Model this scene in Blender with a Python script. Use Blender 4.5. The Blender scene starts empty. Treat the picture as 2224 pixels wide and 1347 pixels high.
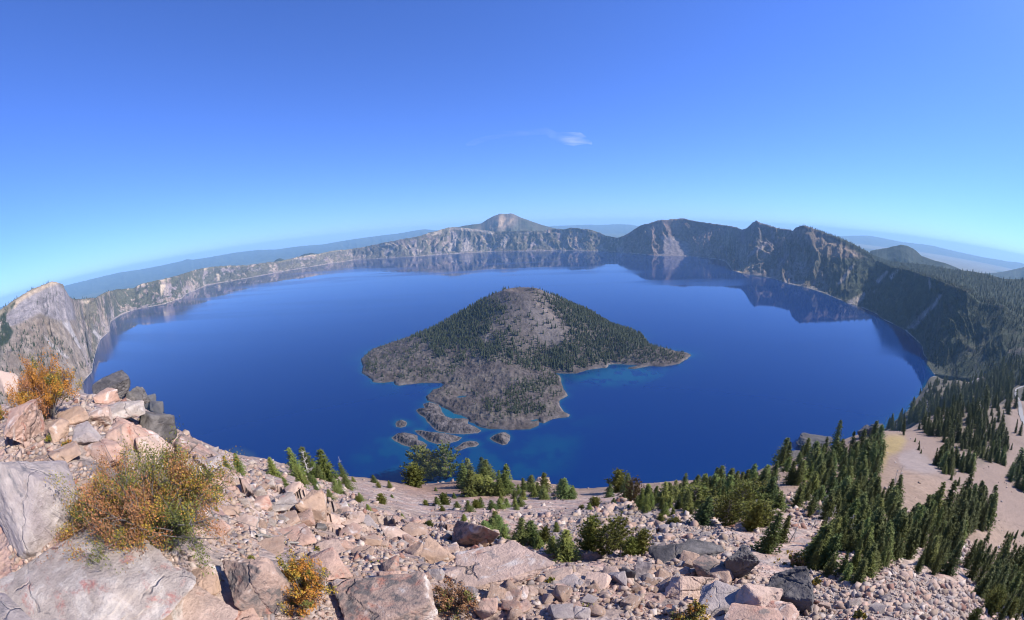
import bpy, bmesh, math, random, itertools
import numpy as np
from mathutils import Matrix, Vector
random.seed(7)
RNG = np.random.default_rng(7)
SC = bpy.context.scene
COL = SC.collection
# ---------------------------------------------------------------- camera
PITCH, ROLL, FPX, PCX, PCY = math.radians(-11.6), math.radians(-2.43), 926.7, 1112.0, 673.5
cam = bpy.data.cameras.new('camera')
cam_ob = bpy.data.objects.new('camera', cam)
COL.objects.link(cam_ob)
cam.type = 'PANO'
pano = cam if hasattr(cam, 'panorama_type') else cam.cycles
pano.panorama_type = 'FISHEYE_EQUISOLID'      # the photograph was taken with a 15 mm fisheye lens
pano.fisheye_lens = 15.0
pano.fisheye_fov = math.radians(200)
cam.sensor_fit = 'HORIZONTAL'
cam.sensor_width = 36.0
cam.clip_start = 0.05
cam.clip_end = 400000
cam_ob.matrix_world = Matrix.Rotation(math.radians(90) + PITCH, 4, 'X') @ Matrix.Rotation(ROLL, 4, 'Z')
SC.camera = cam_ob
# ---------------------------------------------------------------- sky, sun, exposure
SUN_AZ, SUN_EL = math.radians(90), math.radians(37)     # measured clockwise from +Y
world = bpy.data.worlds.new('World')
SC.world = world
world.use_nodes = True
wt = world.node_tree
wt.nodes.clear()
sky = wt.nodes.new('ShaderNodeTexSky')
sky.sky_type = 'NISHITA'
sky.sun_disc = False
sky.sun_elevation = SUN_EL
sky.sun_rotation = SUN_AZ
sky.altitude = 2400
sky.air_density = 1.0
sky.dust_density = 0.4
sky.ozone_density = 3.0
wb = wt.nodes.new('ShaderNodeMixRGB')                   # daylight white balance of the camera
wb.blend_type = 'MULTIPLY'
wb.inputs[0].default_value = 1.0
wb.inputs[2].default_value = (0.77, 1.19, 2.40, 1)
bg = wt.nodes.new('ShaderNodeBackground')
bg.inputs['Strength'].default_value = 0.088
wo = wt.nodes.new('ShaderNodeOutputWorld')
gm = wt.nodes.new('ShaderNodeGamma')
gm.inputs['Gamma'].default_value = 0.8
wt.links.new(sky.outputs[0], gm.inputs['Color'])
wt.links.new(gm.outputs[0], wb.inputs[1])
wt.links.new(wb.outputs[0], bg.inputs['Color'])
wt.links.new(bg.outputs[0], wo.inputs['Surface'])
sun = bpy.data.lights.new('sun', 'SUN')
sun.energy = 5.0
sun.angle = math.radians(0.53)
sun.color = (1.0, 0.945, 0.865)
sun_ob = bpy.data.objects.new('sun', sun)
COL.objects.link(sun_ob)
SUN_DIR = Vector((math.sin(SUN_AZ)*math.cos(SUN_EL), math.cos(SUN_AZ)*math.cos(SUN_EL), math.sin(SUN_EL)))
sun_ob.rotation_euler = SUN_DIR.to_track_quat('Z', 'Y').to_euler()
SC.view_settings.view_transform = 'Standard'
SC.view_settings.look = 'None'
SC.view_settings.exposure = 0.6
SC.view_settings.gamma = 1.0
SC.render.engine = 'CYCLES'
SC.cycles.use_denoising = True
SC.cycles.filter_width = 1.1
SC.cycles.max_bounces = 6
SC.cycles.diffuse_bounces = 3
SC.cycles.glossy_bounces = 3
SC.cycles.volume_bounces = 2
SC.cycles.transparent_max_bounces = 8
LAKE = -560.0
# ---------------------------------------------------------------- helpers
def pix(x, y):
    """direction (azimuth, elevation, radians) in which the lens sees a point of the photograph"""
    x = np.asarray(x, float); y = np.asarray(y, float)
    X, Y = x - PCX, PCY - y
    c, s = math.cos(ROLL), math.sin(ROLL)
    X, Y = c*X - s*Y, s*X + c*Y
    r = np.hypot(X, Y) + 1e-9
    th = 2*np.arcsin(r/(2*FPX))
    dx, dy, dz = np.sin(th)*X/r, np.sin(th)*Y/r, np.cos(th)
    cp, sp = math.cos(PITCH), math.sin(PITCH)
    return np.arctan2(dx, cp*dz - sp*dy), np.arcsin(cp*dy + sp*dz)
def topix(P):
    P = np.asarray(P, float)
    D = P/np.linalg.norm(P, axis=-1, keepdims=True)
    cp, sp = math.cos(PITCH), math.sin(PITCH)
    dx, f, z = D[..., 0], D[..., 1], D[..., 2]
    dy, dz = cp*z - sp*f, sp*z + cp*f
    th = np.arccos(np.clip(dz, -1, 1)); h = np.hypot(dx, dy) + 1e-12
    r = 2*FPX*np.sin(th/2)
    X, Y = r*dx/h, r*dy/h
    c, s = math.cos(ROLL), math.sin(ROLL)
    return PCX + c*X + s*Y, PCY - (-s*X + c*Y)
def lakexy(pts):
    a, e = pix([p[0] for p in pts], [p[1] for p in pts])
    r = LAKE/np.tan(e)
    return np.stack([r*np.sin(a), r*np.cos(a)], 1)
def hash01(ix, iy, iz, s):
    h = (ix*374761393 + iy*668265263 + iz*2147483647 + s*974634777) & 0xffffffff
    h = ((h ^ (h >> 13))*1274126177) & 0xffffffff
    h = ((h ^ (h >> 16))*2246822519) & 0xffffffff
    return ((h ^ (h >> 15)) & 0xffffff)/float(0xffffff)
def noise2(x, y, s=0):
    ix, iy = np.floor(x).astype(np.int64), np.floor(y).astype(np.int64)
    fx, fy = x - ix, y - iy
    u, v = fx*fx*fx*(fx*(fx*6 - 15) + 10), fy*fy*fy*(fy*(fy*6 - 15) + 10)
    z = np.zeros_like(ix)
    a, b = hash01(ix, iy, z, s), hash01(ix + 1, iy, z, s)
    c, d = hash01(ix, iy + 1, z, s), hash01(ix + 1, iy + 1, z, s)
    return (a*(1-u) + b*u)*(1-v) + (c*(1-u) + d*u)*v
def noise3(p, s=0):
    i = np.floor(p).astype(np.int64); f = p - i
    u = f*f*f*(f*(f*6 - 15) + 10)
    out = 0
    for dx in (0, 1):
        for dy in (0, 1):
            for dz in (0, 1):
                w = (u[:, 0] if dx else 1-u[:, 0])*(u[:, 1] if dy else 1-u[:, 1])*(u[:, 2] if dz else 1-u[:, 2])
                out = out + w*hash01(i[:, 0]+dx, i[:, 1]+dy, i[:, 2]+dz, s)
    return out
def fbm2(x, y, s=0, o=4, g=0.5):
    t = a = 0; w = 1
    for k in range(o):
        t = t + w*noise2(x*2**k + 17.3*k, y*2**k + 5.1*k, s + k); a += w; w *= g
    return t/a
def fbm3(p, s=0, o=4, g=0.5):
    t = a = 0; w = 1
    for k in range(o):
        t = t + w*noise3(p*2**k + 11.7*k, s + k); a += w; w *= g
    return t/a
def ridge2(x, y, s=0, o=4, g=0.5):
    t = a = 0; w = 1
    for k in range(o):
        t = t + w*(1 - np.abs(2*noise2(x*2**k + 3.3*k, y*2**k + 9.1*k, s + k) - 1)); a += w; w *= g
    return t/a
def sstep(a, b, x):
    t = np.clip((x - a)/(b - a), 0, 1)
    return t*t*(3 - 2*t)
def mix(a, b, t):
    t = np.asarray(t)[..., None] if np.ndim(t) else t
    return np.asarray(a)*(1-t) + np.asarray(b)*t
def inpoly(px, py, poly):
    px = np.asarray(px, float); py = np.asarray(py, float)
    r = np.zeros(px.shape, bool)
    n = len(poly); j = n - 1
    for i in range(n):
        xi, yi = poly[i]; xj, yj = poly[j]
        if yi != yj:
            r ^= ((yi > py) != (yj > py)) & (px < (xj - xi)*(py - yi)/(yj - yi) + xi)
        j = i
    return r
def polydist(x, y, poly, closed=True):
    """distance to a polyline"""
    P = np.asarray(poly, float); best = np.full(np.shape(x), 1e12)
    n = len(P) if closed else len(P) - 1
    for i in range(n):
        a, b = P[i], P[(i + 1) % len(P)]
        d = b - a; L = d@d + 1e-12
        t = np.clip(((x - a[0])*d[0] + (y - a[1])*d[1])/L, 0, 1)
        best = np.minimum(best, (x - a[0] - t*d[0])**2 + (y - a[1] - t*d[1])**2)
    return np.sqrt(best)
def softpoly(px, py, poly, soft):
    d = polydist(px, py, poly)
    d = np.where(inpoly(px, py, poly), d, -d)
    return sstep(-soft, soft, d)
def new_mesh(name, V, F, material=None, smooth=True, colors=None, mats=None):
    """V (n,3), F (m,3) or (m,4) array, or list of such arrays"""
    me = bpy.data.meshes.new(name)
    V = np.asarray(V, np.float32)
    Fs = F if isinstance(F, list) else [F]
    Fs = [np.asarray(f, np.int32) for f in Fs if len(f)]
    tot = np.concatenate([np.full(len(f), f.shape[1], np.int32) for f in Fs])
    idx = np.concatenate([f.ravel() for f in Fs])
    me.vertices.add(len(V)); me.vertices.foreach_set('co', V.ravel())
    me.loops.add(len(idx)); me.loops.foreach_set('vertex_index', idx)
    me.polygons.add(len(tot))
    st = np.zeros(len(tot), np.int32); st[1:] = np.cumsum(tot)[:-1]
    me.polygons.foreach_set('loop_start', st)
    me.polygons.foreach_set('loop_total', tot)
    if smooth:
        me.polygons.foreach_set('use_smooth', np.ones(len(tot), bool))
    me.update(calc_edges=True)
    if colors is not None:
        c = np.ones((len(V), 4), np.float32); c[:, :3] = colors
        at = me.attributes.new('Col', 'FLOAT_COLOR', 'POINT')
        at.data.foreach_set('color', c.ravel())
    if material: me.materials.append(material)
    return me
def link(name, me, parent=None, loc=None, **props):
    o = bpy.data.objects.new(name, me)
    COL.objects.link(o)
    if parent is not None: o.parent = parent
    if loc is not None: o.location = loc
    for k, v in props.items(): o[k] = v
    return o
def thing(name, label, category, loc=(0, 0, 0), group=None, **k):
    o = link(name, None, None, loc, label=label, category=category, **k)
    if group: o['group'] = group
    return o
def gridfaces(nr, nc):
    i = np.arange(nr - 1)[:, None]*nc + np.arange(nc - 1)[None, :]
    return np.stack([i, i + 1, i + nc + 1, i + nc], -1).reshape(-1, 4)
# ---------------------------------------------------------------- material helpers
class Mat:
    def __init__(s, name):
        s.m = bpy.data.materials.new(name); s.m.use_nodes = True
        s.t = s.m.node_tree; s.t.nodes.clear()
        s.out = s.t.nodes.new('ShaderNodeOutputMaterial')
        s.b = s.t.nodes.new('ShaderNodeBsdfPrincipled')
        s.t.links.new(s.b.outputs[0], s.out.inputs[0])
        s.b.inputs['Roughness'].default_value = 0.9
        s.b.inputs['Specular IOR Level'].default_value = 0.2
        s.c = None
    def n(s, typ, **k):
        nd = s.t.nodes.new(typ)
        for a, v in k.items():
            if a in nd.inputs.keys(): s.set(nd.inputs[a], v)
            else: setattr(nd, a, v)
        return nd
    def set(s, sock, v):
        if isinstance(v, bpy.types.NodeSocket): s.t.links.new(v, sock)
        else: sock.default_value = (*v, 1) if isinstance(v, tuple) and len(v) == 3 and sock.type == 'RGBA' else v
    def coord(s):
        if s.c is None: s.c = s.n('ShaderNodeTexCoord')
        return s.c.outputs['Object']
    def noise(s, scale, detail=4, rough=0.55, vec=None, dist=0.0):
        nd = s.n('ShaderNodeTexNoise', Scale=scale, Detail=detail, Roughness=rough, Distortion=dist)
        s.t.links.new(vec if vec is not None else s.coord(), nd.inputs['Vector'])
        return nd.outputs['Fac']
    def voro(s, scale, feature='F1', vec=None, out='Distance', rnd=1.0):
        nd = s.n('ShaderNodeTexVoronoi', feature=feature, Scale=scale, Randomness=rnd)
        s.t.links.new(vec if vec is not None else s.coord(), nd.inputs['Vector'])
        return nd.outputs[out]
    def ramp(s, fac, lo, hi, a=0.0, b=1.0):
        nd = s.n('ShaderNodeMapRange', interpolation_type='SMOOTHSTEP')
        for i, v in enumerate((fac, lo, hi, a, b)): s.set(nd.inputs[i], v)
        return nd.outputs[0]
    def mixc(s, fac, a, b, mode='MIX'):
        nd = s.n('ShaderNodeMixRGB', blend_type=mode)
        s.set(nd.inputs[0], fac); s.set(nd.inputs[1], a); s.set(nd.inputs[2], b)
        return nd.outputs[0]
    def math(s, op, a, b=0.0):
        nd = s.n('ShaderNodeMath', operation=op)
        s.set(nd.inputs[0], a); s.set(nd.inputs[1], b)
        return nd.outputs[0]
    def attr(s, name='Col'):
        return s.n('ShaderNodeAttribute', attribute_name=name).outputs['Color']
    def bump(s, h, strength=0.5, dist=0.05, normal=None):
        nd = s.n('ShaderNodeBump', Strength=strength, Distance=dist)
        s.set(nd.inputs['Height'], h)
        if normal is not None: s.set(nd.inputs['Normal'], normal)
        s.set(s.b.inputs['Normal'], nd.outputs[0])
        return nd.outputs[0]
    def base(s, c): s.set(s.b.inputs['Base Color'], c)
# ================================================================ THE BIG LANDFORM
def tab(rows):
    rows = sorted(rows); A = np.array(rows, float)
    return A
# far shoreline, read off the photograph and projected on the lake plane
SHORE = [(178,833),(200,808),(218,738),(238,720),(240,699),(260,685.5),(289,673.5),(353,661.5),(395,648),(405,638),(425,631),(448,620),(509,609),
 (540,604),(578,596.6),(642,585),(696,576),(768,565),(840,561),(896,558),(973,552),(1024,549),(1065,547),(1127,546),(1210,544.5),(1277,545.6),
 (1331,546),(1337,547.6),(1379,551),(1420,555),(1500,557),(1554,562.5),(1574,567),(1590,588),(1613,595),(1641,600),(1679,605),(1712,617),(1733,621),
 (1770,631),(1840,659),(1873,669),(1903,682),(1916,693),(1951,710),(1966,718),(1981,731),(2002,751),(2006,771),(2014,780),(2012,792),(2020,802),(2028,814)]
a, e = pix([p[0] for p in SHORE], [p[1] for p in SHORE])
o_ = np.argsort(a); a, e = np.degrees(a[o_]), e[o_]
rs = LAKE/np.tan(e)
S_AZ = np.concatenate([[-110, -85, -75, -66, -63], a, [64.5, 68, 72, 77, 85, 97, 115]])
S_R = np.concatenate([[1500, 1500, 1600, 2000, 2400], rs, [2000, 1870, 1680, 1420, 1220, 1020, 850]])
S_Z = np.concatenate([[-200, -230, -330, -470, -545], np.full(len(a), LAKE), [-540, -490, -420, -330, -260, -225, -200]])
# near shoreline (hidden under the near slope)
B_T = np.array([(-110,1450),(-85,1450),(-75,1550),(-66,1900),(-62.5,2300),(-60.5,2000),(-57,1650),(-50,1150),(-40,850),(-20,640),(0,600),(20,620),(35,720),
 (43,860),(50,1050),(55,1250),(58.7,1479),(60.3,1720),(61.3,1990),(61.9,2035),(64.5,1960),(68,1840),(72,1650),(77,1390),(85,1190),(97,1000),(115,830)], float)
# the rim line as it stands against the sky, with distances where they are not just shore + wall
RIM = [(-40,686,3200),(0,674,3250),(32,650,3350),(70,628,3500),(114,611,3600),(128,614,3620),(137,618,3650),(141,629,3690),(150,643,3760),(156,648,3880),(165,650,4250),(175,649.5,4700),(190,648,5100),
 (207,646.6,None),(227,636,None),(253,628.6,None),(289,626,None),(309,616,None),(348,608,None),(386,598,None),(425,586,None),(463,578.7,None),(501,577,None),(540,576,None),
 (578,570,None),(617,566,None),(650,557,None),(691,551.5,None),(722,544.6,None),(755,542,None),(794,536,None),(824,529,None),(853,524,None),(876,519,None),(909,513,None),
 (940,504,None),(973,494.5,None),(990,493,None),(1017,496,None),(1060,501.5,None),(1076,503,None),(1127,502,None),(1178,501,None),(1200,497,None),(1225,497.7,None),(1241,495,None),
 (1284,499,None),(1302,505,None),(1315,512,None),(1340,516,None),(1346,516,7900),(1364,506.6,7900),(1390,490,None),(1405,486,None),(1436,477,None),(1448,478,None),(1461,476,None),
 (1484,474.6,None),(1507,479.7,None),(1533,483.6,None),(1571,488.7,7500),(1600,494,7200),(1612,499,6950),(1621,497,6700),(1635,482.7,6400),(1643,480,6300),(1661,487,6200),(1687,495,6000),(1705,497.7,5850),
 (1722,501.5,5700),(1729,494,5500),(1746,489.5,5350),(1770,497.7,5300),(1814,513,5200),(1858,532,5100),(1890,552,4900),(1903,566,4700),(1933,579,None),(1978,587,None),(2008,598,None),
 (2053,614,None),(2097,629,None),(2127,655,2680),(2148,659,2620),(2181,662,2500),(2196,675,2440),(2224,688,2380),(2300,720,2250)]
a, e = pix([p[0] for p in RIM], [p[1] for p in RIM])
a = np.degrees(a); te = np.tan(e)
m_ = np.interp(a, [-62, -45, -25, 0, 25, 45, 52, 62], [0.5, 0.55, 0.7, 0.78, 0.78, 0.56, 0.52, 0.48])
r_ = (-LAKE + m_*np.interp(a, S_AZ, S_R))/(m_ - te)
r_ = np.array([p[2] if p[2] else r for p, r in zip(RIM, r_)])
D_AZ, D_R, D_Z = a, r_, r_*te
# forested outer flank seen over the right-hand rim
FL = [(1880,548,6300),(1933,568,5600),(2008,574.5,5000),(2067,585,4600),(2106,589,4300),(2142,595,4100),(2181,606,3900),(2224,607,3900),(2300,622,3900)]
a, e = pix([p[0] for p in FL], [p[1] for p in FL])
F_AZ, F_R, F_Z = np.degrees(a), np.array([p[2] for p in FL], float), np.array([p[2] for p in FL])*np.tan(e)
# ---- near slope: depression of the ground (degrees) by azimuth and distance
NR = np.array([0.7, 2, 4, 8, 15, 25, 40, 60, 100, 200, 300, 450, 800], float)
NT = {  # z in metres at those distances
 -110: [-3.0,-2.4,-2.2,-2.0,-2.2,-4.5,-10,-20,-40,-80,-110,-140,-190],
 -90: [-3.1,-2.6,-2.4,-2.3,-2.5,-4.8,-11,-22,-44,-90,-130,-170,-220],
 -77: [-3.2,-2.7,-2.4,-2.1,-2.7,-5.5,-13,-25,-50,-100,-150,-200,-280],
 -66: [-3.3,-2.8,-2.55,-2.3,-3.0,-7,-16,-30,-60,-120,-180,-250,-350],
 -57: [-3.4,-3.0,-2.9,-3.0,-3.75,-6.9,-17,-33,-70,-150,-220,-300,-430],
 -50: [-3.4,-3.2,-3.2,-4.0,-5.9,-9.6,-18,-34,-75,-160,-240,-330,-470],
 -40: [-3.5,-3.4,-3.7,-5.4,-8.5,-13.2,-20.7,-31.2,-62,-160,-250,-350,-500],
 -30: [-3.5,-3.5,-4.1,-6.4,-10.4,-16.3,-25,-36.5,-59.3,-160,-250,-350,-500],
 -16: [-3.5,-3.6,-4.5,-7.3,-12.3,-19.0,-28.7,-41.6,-67,-170,-260,-360,-510],
 0: [-3.5,-3.6,-4.6,-7.7,-13.0,-20.2,-30.2,-43,-68.5,-170,-260,-360,-510],
 10: [-3.5,-3.6,-4.6,-7.8,-13.0,-20.2,-30.5,-44.2,-73.0,-170,-260,-360,-510],
 20: [-3.5,-3.6,-4.6,-7.7,-12.8,-19.8,-29.6,-43.0,-70,-165,-255,-355,-500],
 30: [-3.5,-3.6,-4.6,-7.5,-12.4,-19.2,-28.6,-41.0,-66.0,-155,-245,-345,-490],
 43: [-3.5,-3.6,-4.5,-7.3,-12.0,-18.5,-27.4,-37.8,-57.2,-107,-190,-300,-460],
 54: [-3.5,-3.5,-4.4,-7.1,-11.7,-17.9,-26.5,-36.2,-54.0,-92,-130,-210,-400],
 63: [-3.5,-3.4,-4.2,-6.9,-11.3,-17.4,-25.8,-35.2,-52.0,-93,-126,-158,-260],
 72: [-3.4,-3.3,-4.0,-6.6,-11.0,-17.0,-25.2,-35.0,-53.0,-91,-121,-152,-205],
 80: [-3.4,-3.2,-3.9,-6.4,-10.7,-16.6,-25.0,-35.0,-54.0,-92,-119,-150,-200],
 97: [-3.3,-3.1,-3.7,-6.2,-10.5,-16.6,-25.6,-36.5,-55.5,-92,-118,-148,-196],
 115: [-3.2,-3.0,-3.6,-6.2,-10.6,-17.0,-26.0,-37.0,-56,-92,-118,-148,-196]}
NC = np.array([(-110,60),(-77,60),(-57,60),(-50,62),(-40,80),(-30,98),(-16,98),(0,100),(10,88),(20,95),(30,105),(43,190),(54,310),(58,330),(63,450),(72,600),(80,800),(115,800)], float)
_la = np.arange(-110, 115.01, 0.5); _lr = np.linspace(math.log(0.7), math.log(800), 260)
_k = sorted(NT)
_rows = np.array([np.interp(_lr, np.log(NR), np.array(NT[k])/NR) for k in _k])      # tan of elevation
_g = np.stack([np.interp(_la, _k, _rows[:, j]) for j in range(len(_lr))], 1)
def _blur(G, s, ax):
    h = int(3*s); kx = np.exp(-0.5*(np.arange(-h, h + 1)/s)**2); kx /= kx.sum()
    P = np.concatenate([np.repeat(np.take(G, [0], ax), h, ax), G, np.repeat(np.take(G, [-1], ax), h, ax)], ax)
    return np.apply_along_axis(lambda v: np.convolve(v, kx, 'valid'), ax, P)
_g = _blur(_blur(_g, 4, 0), 4, 1)
def bilin(G, fa, fr):
    ia = np.clip(fa.astype(int), 0, G.shape[0]-2); ir = np.clip(fr.astype(int), 0, G.shape[1]-2)
    ta, tr = np.clip(fa - ia, 0, 1), np.clip(fr - ir, 0, 1)
    return (G[ia, ir]*(1-ta) + G[ia+1, ir]*ta)*(1-tr) + (G[ia, ir+1]*(1-ta) + G[ia+1, ir+1]*ta)*tr
def near_base(az, r):
    """height of the near slope; az degrees"""
    az = np.asarray(az, float); r = np.asarray(r, float)
    rc = np.interp(az, NC[:, 0], NC[:, 1])
    rr = np.minimum(r, rc)
    z = rr*bilin(_g, (az - _la[0])/0.5, (np.log(np.maximum(rr, 0.7)) - _lr[0])/(_lr[1]-_lr[0]))
    rb = np.interp(az, B_T[:, 0], B_T[:, 1]); zb = np.interp(az, S_AZ, S_Z)
    t = np.clip((r - rc)/(rb - rc), 0, 1)
    drop = t**np.interp(az, [-70, -62, 50, 56, 59, 66, 72, 78], [1, 0.8, 0.8, 0.6, 0.36, 0.36, 0.6, 1])
    return z + (zb - z)*drop
def slabs(x, y, cell, seed, tilt, step):
    """fractured rock: tilted flat facets, one per irregular cell; height and cell number"""
    ix, iy = np.floor(x/cell).astype(np.int64), np.floor(y/cell).astype(np.int64)
    best = np.full(x.shape, 1e9); h = np.zeros(x.shape); cid = np.zeros(x.shape)
    for dx in (-1, 0, 1):
        for dy in (-1, 0, 1):
            cx_, cy_ = ix + dx, iy + dy; o = np.zeros_like(cx_)
            px_ = (cx_ + hash01(cx_, cy_, o, seed))*cell; py_ = (cy_ + hash01(cx_, cy_, o, seed + 1))*cell
            an = hash01(cx_, cy_, o, seed + 2)*3.14; k = 0.55 + 0.9*hash01(cx_, cy_, o, seed + 3)
            ux, uy = (x - px_)*np.cos(an) + (y - py_)*np.sin(an), -(x - px_)*np.sin(an) + (y - py_)*np.cos(an)
            d = np.abs(ux)*k + np.abs(uy)/k + 0.3*np.hypot(ux, uy)
            m = d < best
            gx, gy, b_ = hash01(cx_, cy_, o, seed + 4) - 0.5, hash01(cx_, cy_, o, seed + 5) - 0.5, hash01(cx_, cy_, o, seed + 6) - 0.5
            best = np.where(m, d, best)
            h = np.where(m, (x - px_)*gx*2*tilt + (y - py_)*gy*2*tilt + b_*step*cell, h)
            cid = np.where(m, hash01(cx_, cy_, o, seed + 7), cid)
    return h, cid
def near_z(az, r):
    az = np.asarray(az, float); r = np.asarray(r, float)
    x, y = r*np.sin(np.radians(az)), r*np.cos(np.radians(az))
    z = near_base(az, r)
    fine = (fbm2(x/1.3, y/1.3, 3, 4) - 0.5)*0.42 + (ridge2(x/4, y/4, 8, 3) - 0.6)*0.5
    med = (fbm2(x/11, y/11, 21, 4) - 0.5)*2.2 + (ridge2(x/40, y/40, 5, 3) - 0.6)*3.5
    big = (ridge2(x/120, y/120, 31, 4) - 0.6)*26
    sand = sstep(56, 62, az)*sstep(110, 170, r)*(1 - 0.35*sstep(500, 700, r))
    w1 = np.clip(r/5, 0.15, 1)*(1 - 0.8*sstep(40, 90, r)); w2 = sstep(8, 45, r)*(1 - 0.75*sand); w3 = sstep(110, 400, r)*(1 - 0.75*sand)
    wx, wy = x + 0.5*(fbm2(x/1.5, y/1.5, 411, 3) - 0.5), y + 0.5*(fbm2(x/1.5 + 9, y/1.5, 412, 3) - 0.5)
    h1, _ = slabs(wx, wy, 3.1, 401, 0.22, 0.16); h2, _ = slabs(wx, wy, 1.05, 421, 0.38, 0.30); h3, _ = slabs(wx, wy, 0.38, 441, 0.5, 0.4)
    rock = sstep(2.2, 5, r)*(1 - sstep(26, 48, r))*(1 - sstep(34, 46, az))*sstep(-64, -47, az)*(0.35 + 0.65*sstep(0.38, 0.52, fbm2(x/7, y/7, 431, 3)))
    rub = sstep(0.36, 0.5, fbm2(x/4 + 40, y/4, 432, 3))
    return z + fine*w1*0.6 + med*w2*0.6 + big*w3 + rock*np.clip(h1*1.0*(1 - sstep(10, 19, r)) + h2*0.8*rub*(1 - sstep(9, 17, r)) + h3*0.7*rub*(1 - sstep(7, 15, r)), -0.5, 0.5)
def ground_hit(px, py, n=420):
    """point of the near slope seen at a pixel of the photograph"""
    a, e = pix(px, py); az = math.degrees(float(a))
    r = np.exp(np.linspace(math.log(0.8), math.log(2150), n))
    g = near_z(np.full(n, az), r) - r*math.tan(float(e))
    k = np.argmax(g > 0)
    if g[k] <= 0: return None
    if k > 0:
        t = -g[k-1]/(g[k] - g[k-1]); rr = r[k-1] + t*(r[k] - r[k-1])
    else: rr = r[0]
    zz = float(near_z(np.array([az]), np.array([rr]))[0])
    return Vector((rr*math.sin(float(a)), rr*math.cos(float(a)), zz))
def ground_xy(x, y):
    return float(near_z(np.array([math.degrees(math.atan2(x, y))]), np.array([math.hypot(x, y)]))[0])

# ---- materials of the landform
def landform_mat(name, nscale, bump_d, contrast=0.5, rough=0.95, streak=None):
    M = Mat(name)
    n1 = M.noise(nscale, 6, 0.65)
    n2 = M.noise(nscale*6, 4, 0.6)
    f = M.math('MULTIPLY', M.ramp(n1, 0.3, 0.7, 1 - contrast, 1 + contrast), M.ramp(n2, 0.3, 0.7, 1 - contrast*0.6, 1 + contrast*0.6))
    c = M.mixc(1.0, M.attr(), M.n('ShaderNodeCombineColor', Red=f, Green=f, Blue=f).outputs[0], 'MULTIPLY')
    M.base(c)
    M.b.inputs['Roughness'].default_value = rough
    M.b.inputs['Specular IOR Level'].default_value = 0.08
    M.bump(M.math('ADD', n1, M.math('MULTIPLY', n2, 0.5)), 0.9, bump_d)
    return M.m
M_FAR = landform_mat('caldera_rock', 0.02, 18, 0.3)
M_HILL = landform_mat('far_hill', 0.004, 30, 0.25)
M_ISLE = landform_mat('island_cinder', 0.06, 3, 0.2)

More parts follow.
